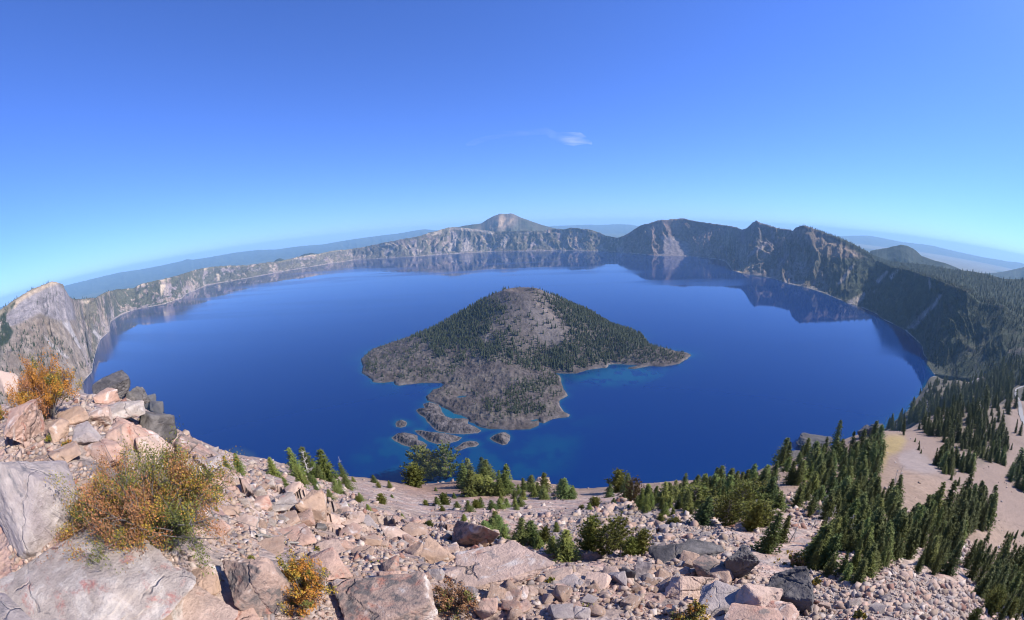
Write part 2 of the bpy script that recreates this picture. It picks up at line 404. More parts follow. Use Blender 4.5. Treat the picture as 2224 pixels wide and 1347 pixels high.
# ---- caldera wall: shore -> rim -> outer flank
def build_caldera():
    az = np.arange(-84, 88.01, 0.085)
    rs, zs = np.interp(az, S_AZ, S_R), np.interp(az, S_AZ, S_Z)
    rd, zd = np.interp(az, D_AZ, D_R), np.interp(az, D_AZ, D_Z)
    jag = (fbm2(az*2.2, az*0 + 1.5, 40, 5, 0.6) - 0.5)
    zd = zd + jag*rd*0.0035
    rf = np.where(az > 46, np.interp(az, F_AZ, F_R), rd + 1500); zf = np.where(az > 47, np.interp(az, F_AZ, F_Z), zd - 110)
    rf = np.maximum(rf, rd + 500)
    xs, ys = rs*np.sin(np.radians(az)), rs*np.cos(np.radians(az))
    arc = np.concatenate([[0], np.cumsum(np.minimum(np.hypot(np.diff(xs), np.diff(ys)), 60))])
    U = np.concatenate([[-0.06, -0.02], np.linspace(0, 1, 84)])
    nc = len(az)
    u = U[:, None]*np.ones(nc)
    r = rs + (rd - rs)*u
    H = zd - zs
    rm = np.maximum(np.interp(az, [29.2, 29.3, 30.3, 37.5, 38], [0, 6550, 6450, 3000, 0]), rs)      # the low point that runs out into the lake
    up_ = np.clip((r - rm)/(rd - rm), 0, 1); spit = np.clip((r - rs)/np.maximum(rm - rs, 1), 0, 1)*np.clip((rm - rs)/400, 0, 1)*0.16
    prof = np.where(u < 0, u*0.8, spit + (1 - spit)*(0.50*up_ + 0.5*up_**2.0))
    s = arc[None, :]*np.ones_like(u)
    wob = fbm2(s/500, u*2, 4, 3)*1.6
    g1 = ridge2(s/330 + wob, u*0.55, 2, 3)       # large buttresses
    g2 = ridge2(s/95 + wob*2, u*1.3, 9, 4)       # gullies
    fan = sstep(20.2, 21.2, az)*sstep(24.9, 24.0, az)*sstep(0.62, 0.45, u)
    hide = np.interp(az, [-84, -61.6, -61.2, 44, 52, 90], [0.55, 0.55, 1, 1, 0.7, 0.6])
    env = (1 - 0.85*fan)*np.clip(np.sin(np.pi*np.clip(u, 0, 1)), 0, 1)**0.7
    clf = sstep(0.55, 0.85, u)
    terr = np.sin((prof*H/26) + 5*fbm2(s/260, u*3, 14, 2))*7*clf
    scale = np.clip(H/420, 0.3, 1.3)*hide
    z = zs + H*prof + env*scale*((g1 - 0.62)*150 + (g2 - 0.6)*75) + terr*env*scale
    wx, wy = r*np.sin(np.radians(az)), r*np.cos(np.radians(az))
    z = z + env*scale*((ridge2(wx/240, wy/240, 301, 4) - 0.6)*110 + (ridge2(wx/70, wy/70, 305, 3) - 0.6)*42)
    z = np.where(u > 0, np.maximum(z, zs + 3 + 40*u), z)
    z = np.where(u < 0, zs - 40, z)
    # towards the rim blend to the exact rim line
    zr = zd[None, :]*np.ones_like(u)
    k = sstep(0.9, 1.0, u); z = z*(1-k) + zr*k
    z = np.minimum(z, r*(zd/rd)[None, :] + (1 - u)*2)
    # outer flank
    V2 = np.linspace(0.02, 1, 26)[:, None]*np.ones(nc)
    r2 = rd + (rf - rd)*V2
    bowl = np.where(az > 50, -60.0, -20.0)
    z2 = zd + (zf - zd)*V2 + bowl*np.sin(np.pi*V2) + (fbm2(az[None, :]*3*np.ones_like(V2), V2*6, 51, 4) - 0.5)*40*np.sin(np.pi*V2)
    V3 = np.linspace(0.05, 1, 16)[:, None]*np.ones(nc)
    r3 = rf + 4500*V3
    z3 = zf + (-960 - zf)*sstep(0, 1, V3*0.92 + 0.06) - 14*V3
    z3 = z3 + (fbm2(az[None, :]*2*np.ones_like(V3), V3*5, 71, 4) - 0.5)*90*np.sin(np.pi*V3)
    R = np.concatenate([r, r2, r3]); Z = np.concatenate([z, z2, z3])
    A = np.radians(az)[None, :]*np.ones_like(R)
    P = np.stack([R*np.sin(A), R*np.cos(A), Z], -1)
    nr = len(R)
    UU = np.concatenate([u, 1 + V2, 2 + V3])
    # --- surface colours (rock, talus, pumice, forest)
    dz = np.gradient(Z, axis=0)/np.maximum(np.gradient(R, axis=0), 1)
    AZ = az[None, :]*np.ones_like(R); SS = arc[None, :]*np.ones_like(R)
    px, py = topix(P)
    n1 = 0.45*fbm2(SS/140, UU*5, 61, 5, 0.6) + 0.55*fbm2(P[..., 0]/170, P[..., 1]/170, 66, 5, 0.6); n2 = 0.4*fbm2(SS/45, UU*9, 62, 4, 0.6) + 0.6*fbm2(P[..., 0]/55, P[..., 1]/55, 67, 4, 0.6); n3 = fbm2(SS/420, UU*3, 63, 4)
    streak = fbm2(SS/22 + 4*fbm2(SS/300, UU, 5, 2), UU*1.6, 64, 4, 0.6)
    C = mix((0.135, 0.103, 0.088), (0.31, 0.24, 0.19), sstep(0.3, 0.7, n1*0.6 + streak*0.4))
    C = mix(C, (0.185, 0.15, 0.15), sstep(0.5, 0.65, n3))
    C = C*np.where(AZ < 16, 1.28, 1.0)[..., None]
    g1f = np.concatenate([g1, np.repeat(g1[-1:], len(V2) + len(V3), 0)]); g2f = np.concatenate([g2, np.repeat(g2[-1:], len(V2) + len(V3), 0)])
    talus = sstep(0.62, 0.46, g2f*0.55 + g1f*0.45)*sstep(0.62, 0.45, UU)
    C = mix(C, (0.29, 0.245, 0.225), talus*0.85)
    chute = sstep(0.56, 0.66, streak)*sstep(0.95, 0.7, UU)
    C = mix(C, (0.33, 0.265, 0.205), chute*0.6)
    left = sstep(-61.4, -62.2, AZ)
    pum = sstep(0.86, 0.95, UU)*sstep(1.02, 0.99, UU)*sstep(0.44, 0.52, n3)*sstep(30, 20, AZ)
    C = mix(C, (0.42, 0.325, 0.225), pum)
    # forest patches
    tr = sstep(0.50, 0.55, n2*0.45 + n1*0.55 + 0.10*sstep(0.5, 0.7, g1f) - 0.05*talus)
    dens = np.interp(az, [-84, -62, -55, -46, -36, -20, 0, 15, 24, 28, 45, 50, 88], [0.5, 0.5, 0.8, 0.8, 0.7, 0.55, 0.65, 0.6, 0.25, 0.3, 0.5, 1, 1])[None, :]
    C = mix(C, (0.036, 0.052, 0.028), tr*dens*np.where(UU < 1, 1, 0)*sstep(0.015, 0.06, UU))
    rightw = sstep(36, 49, AZ)*np.where(UU < 1, 1, 0)
    C = mix(C, (0.045, 0.055, 0.035), rightw*0.9*sstep(0.15, 0.35, n1))
    scar = [[(1840,655),(1868,640),(1883,630),(1876,648),(1860,664)],[(1968,712),(2030,655),(2040,640),(2046,640),(2036,660),(1985,715)],[(1930,600),(1948,585),(1952,586),(1936,608)],
            [(1900,610),(1926,588),(1930,590),(1908,618)],[(1815,620),(1850,575),(1860,572),(1830,615)],[(2015,610),(2018,600),(2024,625),(2020,630)]]
    for q in scar: C = mix(C, (0.30, 0.25, 0.21), softpoly(px, py, q, 2.5)*(0.4 + 0.6*sstep(0.35, 0.6, n2))*np.where(UU < 1, 1, 0))
    # Left cliff: smooth grey-lilac face, tan cap, brown apron
    face = [(42,655),(85,630),(128,616),(140,629),(158,660),(165,695),(128,698),(85,681),(55,700),(20,712),(10,690),(26,672)]
    fm = softpoly(px, py, face, 3)*np.where(UU < 1.05, 1, 0)
    fc = mix((0.20, 0.175, 0.175), (0.275, 0.24, 0.235), sstep(0.35, 0.65, fbm2(SS/60, UU*3, 77, 5, 0.65)))
    C = mix(C, fc, fm*0.95)
    cap = [(30,655),(75,628),(114,611),(130,614),(100,625),(70,640),(42,657),(30,672)]
    C = mix(C, (0.40, 0.305, 0.215), softpoly(px, py, cap, 2)*np.where(UU < 1.05, 1, 0))
    apron = [(0,790),(20,712),(85,682),(130,700),(165,697),(215,730),(205,810),(150,900),(0,900)]
    am = softpoly(px, py, apron, 6)*np.where(UU < 1, 1, 0)*left
    ac = mix((0.185, 0.142, 0.108), (0.28, 0.225, 0.18), sstep(0.35, 0.65, n2))
    C = mix(C, ac, am*0.9)
    for q in ([(134,700),(150,698),(162,725),(178,758),(172,757),(155,728)], [(92,725),(112,745),(150,775),(146,780),(110,752)], [(205,715),(222,735),(218,738),(200,722)]):
        C = mix(C, (0.36, 0.32, 0.30), softpoly(px, py, q, 2))
    # Dutton headland: purple-brown cliffs with a grey talus cone
    hm = sstep(15.0, 15.6, AZ)*sstep(29.5, 28.5, AZ)*np.where(UU < 1, 1, 0)
    C = mix(C, mix((0.10, 0.075, 0.07), (0.235, 0.165, 0.145), sstep(0.35, 0.65, n1)), hm*0.8)
    fanc = np.concatenate([fan, np.zeros((len(V2) + len(V3), nc))])
    C = mix(C, (0.235, 0.195, 0.185), fanc*sstep(0.0, 0.03, UU))
    C = mix(C, (0.245, 0.205, 0.20), softpoly(px, py, [(1430,512),(1448,514),(1470,516),(1484,530),(1499,546),(1498,556),(1440,555),(1428,552),(1452,540),(1440,522)], 3)*np.where(UU < 1, 1, 0))
    C = mix(C, (0.24, 0.205, 0.20), softpoly(px, py, [(1620,556),(1640,540),(1672,526),(1648,545),(1628,558)], 2.5)*np.where(UU < 1, 1, 0))
    C = mix(C, (0.36, 0.26, 0.16), softpoly(px, py, [(1601,592),(1606,583),(1640,572),(1638,580),(1615,594)], 2)*np.where(UU < 1, 1, 0))
    C = mix(C, (0.25, 0.19, 0.15), softpoly(px, py, [(1650,555),(1700,520),(1728,500),(1724,510),(1690,535),(1655,565)], 4)*np.where(UU < 1, 1, 0)*0.8)
    C = mix(C, (0.27, 0.20, 0.145), softpoly(px, py, [(1730,500),(1750,492),(1800,515),(1850,540),(1880,560),(1830,560),(1790,555),(1765,540)], 5)*(0.4 + 0.6*sstep(0.4, 0.6, n2)))
    for q in ([(1085,530),(1110,500),(1095,540)], [(970,548),(985,510),(995,508),(988,545)], [(1000,548),(1006,520),(1015,512),(1030,546)], [(1218,540),(1228,520),(1232,520),(1222,541)], [(840,545),(862,530),(866,530),(850,548)]):
        C = mix(C, (0.34, 0.285, 0.25), softpoly(px, py, q, 3)*np.where(UU < 1, 1, 0)*0.8)
    for q in ([(936,510),(955,502),(952,508),(940,512)], [(982,497),(1012,494),(1062,502),(1075,505),(1068,510),(1040,503),(1000,501)], [(1130,507),(1155,502),(1150,508)], [(348,618),(360,618),(352,640),(349,640)], [(470,595),(476,595),(477,610),(473,610)], [(170,655),(196,652),(190,660)], [(824,532),(860,527),(850,531),(826,536)]):
        C = mix(C, (0.46, 0.365, 0.26), softpoly(px, py, q, 1.6)*np.where(UU < 1, 1, 0))
    beach = sstep(0.022, 0.008, UU)*np.where(UU > -0.03, 1, 0)*np.where(np.abs(AZ) < 62, 1, 0)
    C = mix(C, (0.33, 0.29, 0.255), beach*(0.15 + 0.75*sstep(0.45, 0.58, n2)))
    # outer flank forest
    flank = np.where(UU >= 1.0, 1, 0)
    fcol = mix((0.022, 0.036, 0.024), (0.042, 0.056, 0.036), sstep(0.35, 0.65, fbm2(R/90, AZ*5, 81, 4)))
    C = mix(C, fcol, flank*(1 - pum))
    topt = sstep(0.955, 0.99, UU)*sstep(0.36, 0.46, n2)*np.where(np.abs(AZ + 5) < 25, 0.55, 0.85)*(1 - sstep(14.5, 16, AZ)*sstep(44, 42, AZ))
    C = mix(C, fcol, topt*(1 - left))
    lft = [(-60,720),(0,690),(20,668),(34,652),(30,665),(12,690),(18,705),(30,720),(18,745),(-10,760)]
    C = mix(C, (0.035, 0.048, 0.028), softpoly(px, py, lft, 3)*sstep(0.38, 0.5, n2))
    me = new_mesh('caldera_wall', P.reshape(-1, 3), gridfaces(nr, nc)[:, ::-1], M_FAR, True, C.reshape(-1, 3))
    link('caldera_hills', me, kind='structure', label='long rocky caldera wall circling the blue lake', category='hills')
    return P, UU, AZ
CAL_P, CAL_U, CAL_AZ = build_caldera()

def ridge_hill(name, sky, r0, front, back, base, label, colfn, step=0.1, seed=1, rough=0.02, cat='hills'):
    """a hill or range whose crest follows a line read off the skyline, at distance r0, with real slopes to both sides"""
    a, e = pix([p[0] for p in sky], [p[1] for p in sky]); a = np.degrees(a); te = np.tan(e)
    az = np.arange(a[0], a[-1] + step/2, step)
    top = r0*np.interp(az, a, te)
    top = top + (fbm2(az*6/max(1, step*10), az*0, seed, 4) - 0.5)*r0*0.0012
    t = np.concatenate([np.linspace(-1, 0, 34), np.linspace(0, 1, 16)[1:]])[:, None]*np.ones(len(az))
    R = r0 + np.where(t < 0, t*front, t*back)
    sh = np.where(t < 0, (1 + t)**1.25, (1 - t)**1.2)
    w = np.clip(np.sin(np.pi*np.clip(np.abs(t), 0, 1)), 0, 1)
    Z = base + (top - base)*sh + (ridge2(az*r0/57/700*np.ones_like(t), t*2.2, seed + 3, 4) - 0.6)*(top - base)*0.35*w
    Z = np.where(np.abs(t) > 0.99, Z - 30, Z)
    A = np.radians(az)*np.ones_like(t)
    P = np.stack([R*np.sin(A), R*np.cos(A), Z], -1)
    px, py = topix(P)
    n = fbm2(az*r0/57/260*np.ones_like(t), t*9, seed + 9, 5, 0.6)
    C = colfn(px, py, t, n)
    me = new_mesh(name, P.reshape(-1, 3), gridfaces(len(t), len(az))[:, ::-1], M_HILL, True, C.reshape(-1, 3))
    link(name, me, kind='structure', label=label, category=cat)
GREENF = lambda px, py, t, n: mix((0.040, 0.052, 0.034), (0.065, 0.075, 0.05), sstep(0.35, 0.65, n))
def scott_col(px, py, t, n):
    C = mix((0.05, 0.055, 0.04), (0.085, 0.08, 0.06), sstep(0.4, 0.6, n))
    up = softpoly(px, py, [(1030,500),(1060,476),(1086,462),(1112,462),(1130,472),(1118,490),(1090,505)], 6)
    C = mix(C, (0.17, 0.13, 0.105), up*0.7)
    for q in ([(1074,486),(1083,468),(1094,467),(1100,474),(1090,492),(1078,494)], [(1096,490),(1112,474),(1117,474),(1108,486),(1092,498)]):
        C = mix(C, (0.35, 0.25, 0.16), softpoly(px, py, q, 2.0)*(0.75 + 0.25*sstep(0.35, 0.5, n)))
    return C
ridge_hill('mountain', [(930,505),(973,499),(1009,490),(1045,485.5),(1052,481),(1060,475.5),(1073,469),(1086,464),(1098,465),(1111,463.6),(1117,466),(1124,469.5),(1138,475),(1152,480),(1172,487),(1191,492.5),(1210,497),(1250,500),(1300,508)],
 12600, 2600, 3000, -700, 'volcanic peak with a tan scree face beyond the far rim', scott_col, 0.06, 5, cat='mountain')
ridge_hill('wooded_hill', [(1890,545),(1904,542),(1925,539),(1945,534),(1958,531.5),(1970,534),(1985,541),(2002,556),(2030,566),(2053,571.5),(2075,580),(2095,590),(2120,600)], 8200, 1500, 2200, -700,
 'dark cone-shaped wooded hill beyond the right-hand forest', GREENF, 0.08, 15, cat='hill')
ridge_hill('wooded_knoll', [(590,574),(600,564),(607,561),(615,563),(630,570)], 11000, 900, 900, -600, 'low wooded knoll just beyond the left part of the rim', GREENF, 0.06, 25, cat='hill')
ridge_hill('wooded_rise', [(640,562),(660,552),(676,549.5),(695,552),(725,560)], 11200, 1000, 1000, -600, 'low wooded rise showing behind the back rim', GREENF, 0.06, 35, cat='hill')
BLUEH = lambda px, py, t, n: mix((0.032, 0.045, 0.042), (0.055, 0.065, 0.055), sstep(0.35, 0.65, n))
ridge_hill('distant_hills', [(-120,716),(-40,683),(0,668),(60,645),(140,621),(200,606),(260,592),(310,584.5),(350,577),(395,567),(405,563),(420,564),(460,558),(510,549),(560,543),(600,542),(650,535),(700,531),(760,521),(800,515),(860,508),(900,501),(922,498),(940,500),(1000,503),(1100,510)],
 36000, 9000, 9000, -950, 'long blue forested range on the horizon beyond the left rim', BLUEH, 0.12, 45)
ridge_hill('distant_range', [(1120,505),(1180,493),(1205,490.5),(1240,489.5),(1280,488),(1300,489),(1340,486.8),(1370,488),(1400,494),(1450,500)], 42000, 8000, 8000, -950,
 'pale blue hills between the volcanic peak and the headland', BLUEH, 0.12, 55)
ridge_hill('distant_mountains', [(1780,515),(1820,513),(1850,512.5),(1880,511.5),(1895,513),(1930,520),(1960,526),(2000,530),(2020,533),(2050,540),(2080,547),(2130,558),(2190,568),(2215,570),(2224,573),(2300,594)], 46000, 8000, 8000, -950,
 'pale blue mountains above the hazy plain at the right', BLUEH, 0.12, 65)
ridge_hill('distant_ridge', [(2050,596),(2090,594),(2130,594),(2165,592),(2190,588),(2224,580),(2300,590)], 14000, 2500, 2500, -960, 'blue wooded ridge at the right end of the horizon', GREENF, 0.12, 75)

# ---- plain to the horizon
def build_plain():
    az = np.arange(-150, 150.1, 1.0); rr = np.exp(np.linspace(math.log(4000), math.log(61000), 90))
    A, R = np.meshgrid(np.radians(az), rr)
    Z = -965 + 0*R
    P = np.stack([R*np.sin(A), R*np.cos(A), Z], -1)
    n = fbm2(P[..., 0]/2500, P[..., 1]/2500, 90, 5)
    C = mix((0.045, 0.058, 0.038), (0.09, 0.095, 0.065), sstep(0.4, 0.6, n))
    dry = np.where((A > math.radians(45)) & (R > 12000), sstep(0.38, 0.52, fbm2(P[..., 0]/6000, P[..., 1]/6000, 91, 4)), 0)
    C = mix(C, (0.34, 0.27, 0.2), dry*0.45)
    px, py = topix(P)
    C = mix(C, (0.45, 0.36, 0.3), softpoly(px, py, [(700,540),(760,532),(835,524),(830,528),(760,537)], 2))
    me = new_mesh('plain', P.reshape(-1, 3), gridfaces(len(rr), len(az))[:, ::-1], M_HILL, True, C.reshape(-1, 3))
    link('ground', me, kind='structure', label='forested plain reaching to the horizon beyond the lake', category='ground')
build_plain()
# ================================================================ ISLAND, ISLETS, WATER
def zc(pts, ox=760, oy=600, s=2.851): return [(ox + x/s, oy + y/s) for x, y in pts]
COAST_PX = zc([(70,515),(80,560),(72,600),(110,620),(145,655),(210,660),(270,652),(278,670),(300,679),(380,668),(450,660),(560,662),(575,672),(560,690),(510,708),(475,745),(478,772),(550,800),(600,828),
 (640,850),(690,862),(730,880),(745,905),(790,930),(870,948),(1000,950),(1110,946),(1165,930),(1176,908),(1168,890),(1180,905),(1205,912),(1260,886),(1350,870),(1361,856),(1320,838),(1290,790),(1300,765),(1352,742),
 (1325,700),(1310,650),(1300,618),(1255,600),(1330,604),(1400,603),(1490,577),(1590,566),(1600,548),(1640,545),(1690,548),(1760,548),(1790,556),(1700,570),(1760,574),(1850,556),(1950,560),(2040,542),(2085,512),(2118,490)])
coast = lakexy(COAST_PX)
back = np.concatenate([lakexy([(1493,768),(1470,764),(1440,757),(1412,749),(1402,740),(1397,729)]), np.array([(600,2080),(500,2230),(330,2420),(60,2520),(-200,2460),(-420,2300),(-570,2100),(-690,1920)], float)])
COAST = np.concatenate([coast, back])
# roughen the shoreline
def roughen(P, step=14, amp=7, seed=0):
    out = []
    for i in range(len(P)):
        a, b = P[i], P[(i+1) % len(P)]
        n = max(1, int(np.linalg.norm(b - a)/step))
        for k in range(n): out.append(a + (b - a)*k/n)
    out = np.array(out)
    out[:, 0] += (fbm2(out[:, 0]/30, out[:, 1]/30, seed, 3) - 0.5)*2*amp
    out[:, 1] += (fbm2(out[:, 0]/30 + 50, out[:, 1]/30, seed + 7, 3) - 0.5)*2*amp
    return out
COAST = roughen(COAST, 16, 7, 3)
LAGOON = roughen(lakexy(zc([(552,822),(575,812),(610,830),(645,852),(690,872),(680,884),(640,878),(600,868),(572,850)])), 10, 3, 5)
PONDS = [lakexy(zc([(655,750),(680,742),(720,740),(715,750),(680,756)])), lakexy(zc([(1115,896),(1145,888),(1168,886),(1160,896),(1130,902)]))]
ISLETS = [
 ('broad dark lava islet with a lagoon, largest beside the big island', [(452,790),(500,782),(545,795),(560,815),(572,838),(590,866),(640,884),(700,880),(736,885),(728,912),(770,930),(815,958),(790,972),(700,978),(620,975),(545,962),(510,938),(480,905),(470,880),(430,858),(408,830),(425,820),(462,818)], 9),
 ('small round lava islet, the one farthest from the others', [(278,915),(290,898),(320,890),(348,898),(355,912),(345,930),(315,938),(288,932)], 8),
 ('rounded lava islet with a low eastern lobe behind the pine pair', [(258,1000),(290,975),(340,968),(395,978),(418,990),(420,1015),(455,1025),(480,1045),(465,1070),(430,1076),(380,1062),(320,1045),(275,1022)], 9),
 ('long lens-shaped lava islet between the round islet and the lagoon islet', [(398,956),(440,955),(500,965),(590,975),(660,988),(695,1000),(670,1020),(610,1035),(540,1040),(490,1025),(440,995)], 9),
 ('low narrow lava islet, the flattest one nearest the shore', [(645,1070),(670,1050),(700,1028),(740,1020),(785,1025),(800,1040),(780,1055),(730,1060),(690,1080),(660,1080)], 5),
 ('blocky oval lava islet standing alone off the island tip', [(862,1005),(890,985),(930,970),(965,968),(990,985),(992,1015),(975,1040),(945,1045),(900,1030)], 10)]
CONE = None
def cone_xy():
    a, e = pix(1133, 634); r = (LAKE + 233)/math.tan(float(e))
    return np.array([r*math.sin(float(a)), r*math.cos(float(a))])
CONE = cone_xy()
def island_h(x, y):
    d = polydist(x, y, COAST); ins = inpoly(x, y, COAST)
    dl = polydist(x, y, LAGOON); il = inpoly(x, y, LAGOON)
    sd = np.where(ins, d, -d)
    sd = np.minimum(sd, np.where(il, -dl, dl))
    for q in PONDS:
        dq = polydist(x, y, q); iq = inpoly(x, y, q); sd = np.minimum(sd, np.where(iq, -dq, dq))
    R = np.hypot(x - CONE[0], y - CONE[1])
    ang = np.arctan2(x - CONE[0], y - CONE[1])
    R = R*(1 + 0.07*np.sin(2*ang + 0.6)) + (fbm2(x/160, y/160, 44, 3) - 0.5)*40*sstep(60, 200, R)
    c = np.interp(R, [0, 38, 62, 82, 130, 250, 420, 560, 720, 900], [206, 210, 223, 222, 196, 128, 57, 26, 10, 3])
    rough = (ridge2(x/30, y/30, 33, 5, 0.62) - 0.5)*11*sstep(360, 560, R) + (fbm2(x/9, y/9, 35, 3) - 0.5)*4
    shelf = 5*sstep(0, 7, sd) + 9*sstep(5, 60, sd) + 7*sstep(50, 220, sd)
    h = np.maximum(shelf + rough*sstep(3, 25, sd), 0) + c*sstep(0, 240, sd)
    h = np.where(sd > 0, np.maximum(h, 0.5 + 0.1*np.minimum(sd, 20)), sd*0.5 - 0.4)
    return h, sd, R
def island_colors(x, y, h, sd, R, px, py):
    n1 = fbm2(x/60, y/60, 70, 5, 0.6); n2 = fbm2(x/14, y/14, 72, 4, 0.6)
    C = mix((0.072, 0.059, 0.054), (0.118, 0.099, 0.092), sstep(0.3, 0.7, n1*0.5 + n2*0.5))
    cone = sstep(480, 330, R)
    C = mix(C, mix((0.108, 0.092, 0.081), (0.152, 0.128, 0.113), sstep(0.35, 0.65, n2)), cone*0.75)
    C = mix(C, (0.172, 0.147, 0.132), softpoly(px, py, [(1140,655),(1165,665),(1190,680),(1215,705),(1228,722),(1215,738),(1190,748),(1165,735),(1160,700),(1150,680)], 10)*0.85)
    C = mix(C, (0.27, 0.215, 0.18), softpoly(px, py, [(1160,650),(1180,665),(1210,690),(1215,700),(1190,685),(1165,660)], 5)*0.7)
    C = mix(C, (0.095, 0.072, 0.062), sstep(95, 70, R)*0.5)
    beach = sstep(10, 3, sd)*np.where(sd > 0, 1, 0)
    C = mix(C, (0.15, 0.13, 0.122), beach*sstep(0.42, 0.6, n1)*0.9)
    floor = sstep(300, 480, R)*sstep(8, 30, sd)*sstep(0.48, 0.6, n1)
    C = mix(C, (0.13, 0.125, 0.075), floor*0.12)
    path = polydist(px, py, [(1052,748),(1056,735),(1061,726)], False)
    C = mix(C, (0.24, 0.205, 0.18), sstep(3.5, 1.0, path))
    return C
def polar_patch(a0, a1, da, r0, r1, nr):
    az = np.arange(a0, a1 + da/2, da); rr = np.exp(np.linspace(math.log(r0), math.log(r1), nr))
    A, R = np.meshgrid(np.radians(az), rr)
    return R*np.sin(A), R*np.cos(A), len(rr), len(az)
def cut_faces(F, keep):
    return F[keep[F].any(1)]
x, y, nr, nc = polar_patch(-24, 27.5, 0.085, 1010, 2950, 420)
h, sd, R = island_h(x, y)
P = np.stack([x, y, LAKE + h], -1)
px, py = topix(P)
C = island_colors(x, y, h, sd, R, px, py)
keep = (sd > -12).ravel()
me = new_mesh('island', P.reshape(-1, 3), cut_faces(gridfaces(nr, nc)[:, ::-1], keep), M_ISLE, True, C.reshape(-1, 3))
link('island_hill', me, kind='structure', label='wooded cinder cone island with dark lava flows rising from the blue lake', category='island')
ISLET_POLY = []
for lab, pts, hh in ISLETS:
    poly = roughen(lakexy(zc(pts)), 9, 2.5, len(pts)); ISLET_POLY.append(poly)
    cx, cy = poly.mean(0)
    x0, y0 = poly.min(0) - 6; x1, y1 = poly.max(0) + 6
    n = int(min(150, max(x1 - x0, y1 - y0)/1.5)); X, Y = np.meshgrid(np.linspace(x0, x1, n), np.linspace(y0, y1, n))
    d = polydist(X, Y, poly); ins = inpoly(X, Y, poly); s = np.where(ins, d, -d)
    H = hh*sstep(-1, 22, s) + (ridge2(X/11, Y/11, 19, 4, 0.62) - 0.5)*6*sstep(2, 12, s) + (noise2(X/2.6, Y/2.6, 4) - 0.5)*2.2*sstep(0, 5, s)
    H = np.where(s > 0, np.maximum(H, 0.6), s*0.5 - 0.3)
    n1 = fbm2(X/12, Y/12, 5, 4)
    Cc = mix((0.058, 0.050, 0.050), (0.125, 0.108, 0.104), sstep(0.35, 0.65, n1))
    Cc = mix(Cc, (0.17, 0.15, 0.142), sstep(4, 1.2, s)*0.6)
    V = np.stack([X - cx, Y - cy, H], -1).reshape(-1, 3)
    me = new_mesh('rock_islet', V, cut_faces(gridfaces(n, n), (s > -4).ravel()), M_ISLE, True, Cc.reshape(-1, 3))
    o = link('rock_islet', me, None, (cx, cy, LAKE), label=lab, category='islet', group='lava islets off the big island')

# ---- water
def build_water():
    az = np.arange(-66, 66.01, 0.2); rr = np.exp(np.linspace(math.log(420), math.log(9600), 330))
    A, R = np.meshgrid(np.radians(az), rr)
    X, Y = R*np.sin(A), R*np.cos(A)
    d = polydist(X, Y, COAST); d = np.where(inpoly(X, Y, COAST), 0, d)
    lag = np.where(inpoly(X, Y, LAGOON), 1.0, 0.0)
    for q in PONDS: lag = np.maximum(lag, np.where(polydist(X, Y, q) < 6, 1, 0))
    for q in ISLET_POLY:
        dq = polydist(X, Y, q); d = np.minimum(d, np.where(inpoly(X, Y, q), 0, dq*1.0))
    AZ = np.degrees(A)
    rs = np.interp(AZ, S_AZ, S_R); rb = np.interp(AZ, B_T[:, 0], B_T[:, 1])
    d_far = np.maximum(rs - R, 0); d_near = np.maximum(R - rb, 0)
    n = fbm2(X/90, Y/90, 6, 4); nn = fbm2(X/35, Y/35, 8, 3)
    sh = 0.6*np.exp(-d/(4 + 14*n))*sstep(0.25, 0.6, nn) + 0.22*np.exp(-d/60)*sstep(0.35, 0.6, n)
    PX, PY = topix(np.stack([X, Y, 0*X + LAKE], -1))
    shoal = softpoly(PX, PY, [(1225,815),(1280,806),(1330,795),(1400,798),(1450,800),(1440,815),(1390,830),(1320,838),(1260,830)], 14)
    sh = np.maximum(sh, shoal*0.55*sstep(0.3, 0.6, nn))
    shoal2 = softpoly(PX, PY, [(770,990),(840,920),(930,930),(1010,950),(1110,960),(1210,935),(1260,950),(1230,1010),(1120,1060),(960,1070),(800,1060)], 40)
    sh = np.maximum(sh, shoal2*(0.08 + 0.26*sstep(0.42, 0.62, n*0.5 + nn*0.5)))
    sh = np.maximum(sh, 0.5*np.exp(-np.maximum(d_near - 20, 0)/60)*np.where(np.abs(AZ) < 61, 1, 0))
    sh = np.maximum(sh, 0.40*np.exp(-d_far/np.where(AZ > 52, 45, 12)))
    sh = np.clip(np.maximum(sh, lag*0.85), 0, 1)
    deep = np.array((0.0001, 0.019, 0.108)); teal = np.array((0.003, 0.085, 0.125))
    C = mix(np.broadcast_to(deep, X.shape + (3,)), teal, sh)
    C = mix(C, (0.03, 0.085, 0.09), np.exp(-d/4.0)*0.25)
    sub = softpoly(PX, PY, [(488,982),(505,974),(530,976),(552,985),(560,1000),(520,1005)], 8)
    C = mix(C, (0.02, 0.05, 0.10), sub*0.8)
    P = np.stack([X, Y, 0*X + LAKE], -1)
    M = Mat('lake_water')
    M.base(M.attr())
    M.b.inputs['IOR'].default_value = 1.333
    M.b.inputs['Specular IOR Level'].default_value = 0.5
    mp = M.n('ShaderNodeMapping', Scale=(0.00022, 0.0016, 1)); M.t.links.new(M.coord(), mp.inputs[0])
    w = M.noise(1.0, 5, 0.55, mp.outputs[0], 0.6)
    M.set(M.b.inputs['Roughness'], M.ramp(w, 0.45, 0.62, 0.025, 0.15))
    mp2 = M.n('ShaderNodeMapping', Scale=(0.05, 0.05, 0.05)); M.t.links.new(M.coord(), mp2.inputs[0])
    M.bump(M.noise(1.0, 3, 0.6, mp2.outputs[0]), 0.05, 1.0)
    me = new_mesh('water', P.reshape(-1, 3), gridfaces(len(rr), len(az))[:, ::-1], M.m, True, C.reshape(-1, 3))
    link('water', me, kind='structure', label='deep blue caldera lake, teal in the shallows round the island', category='water')
build_water()

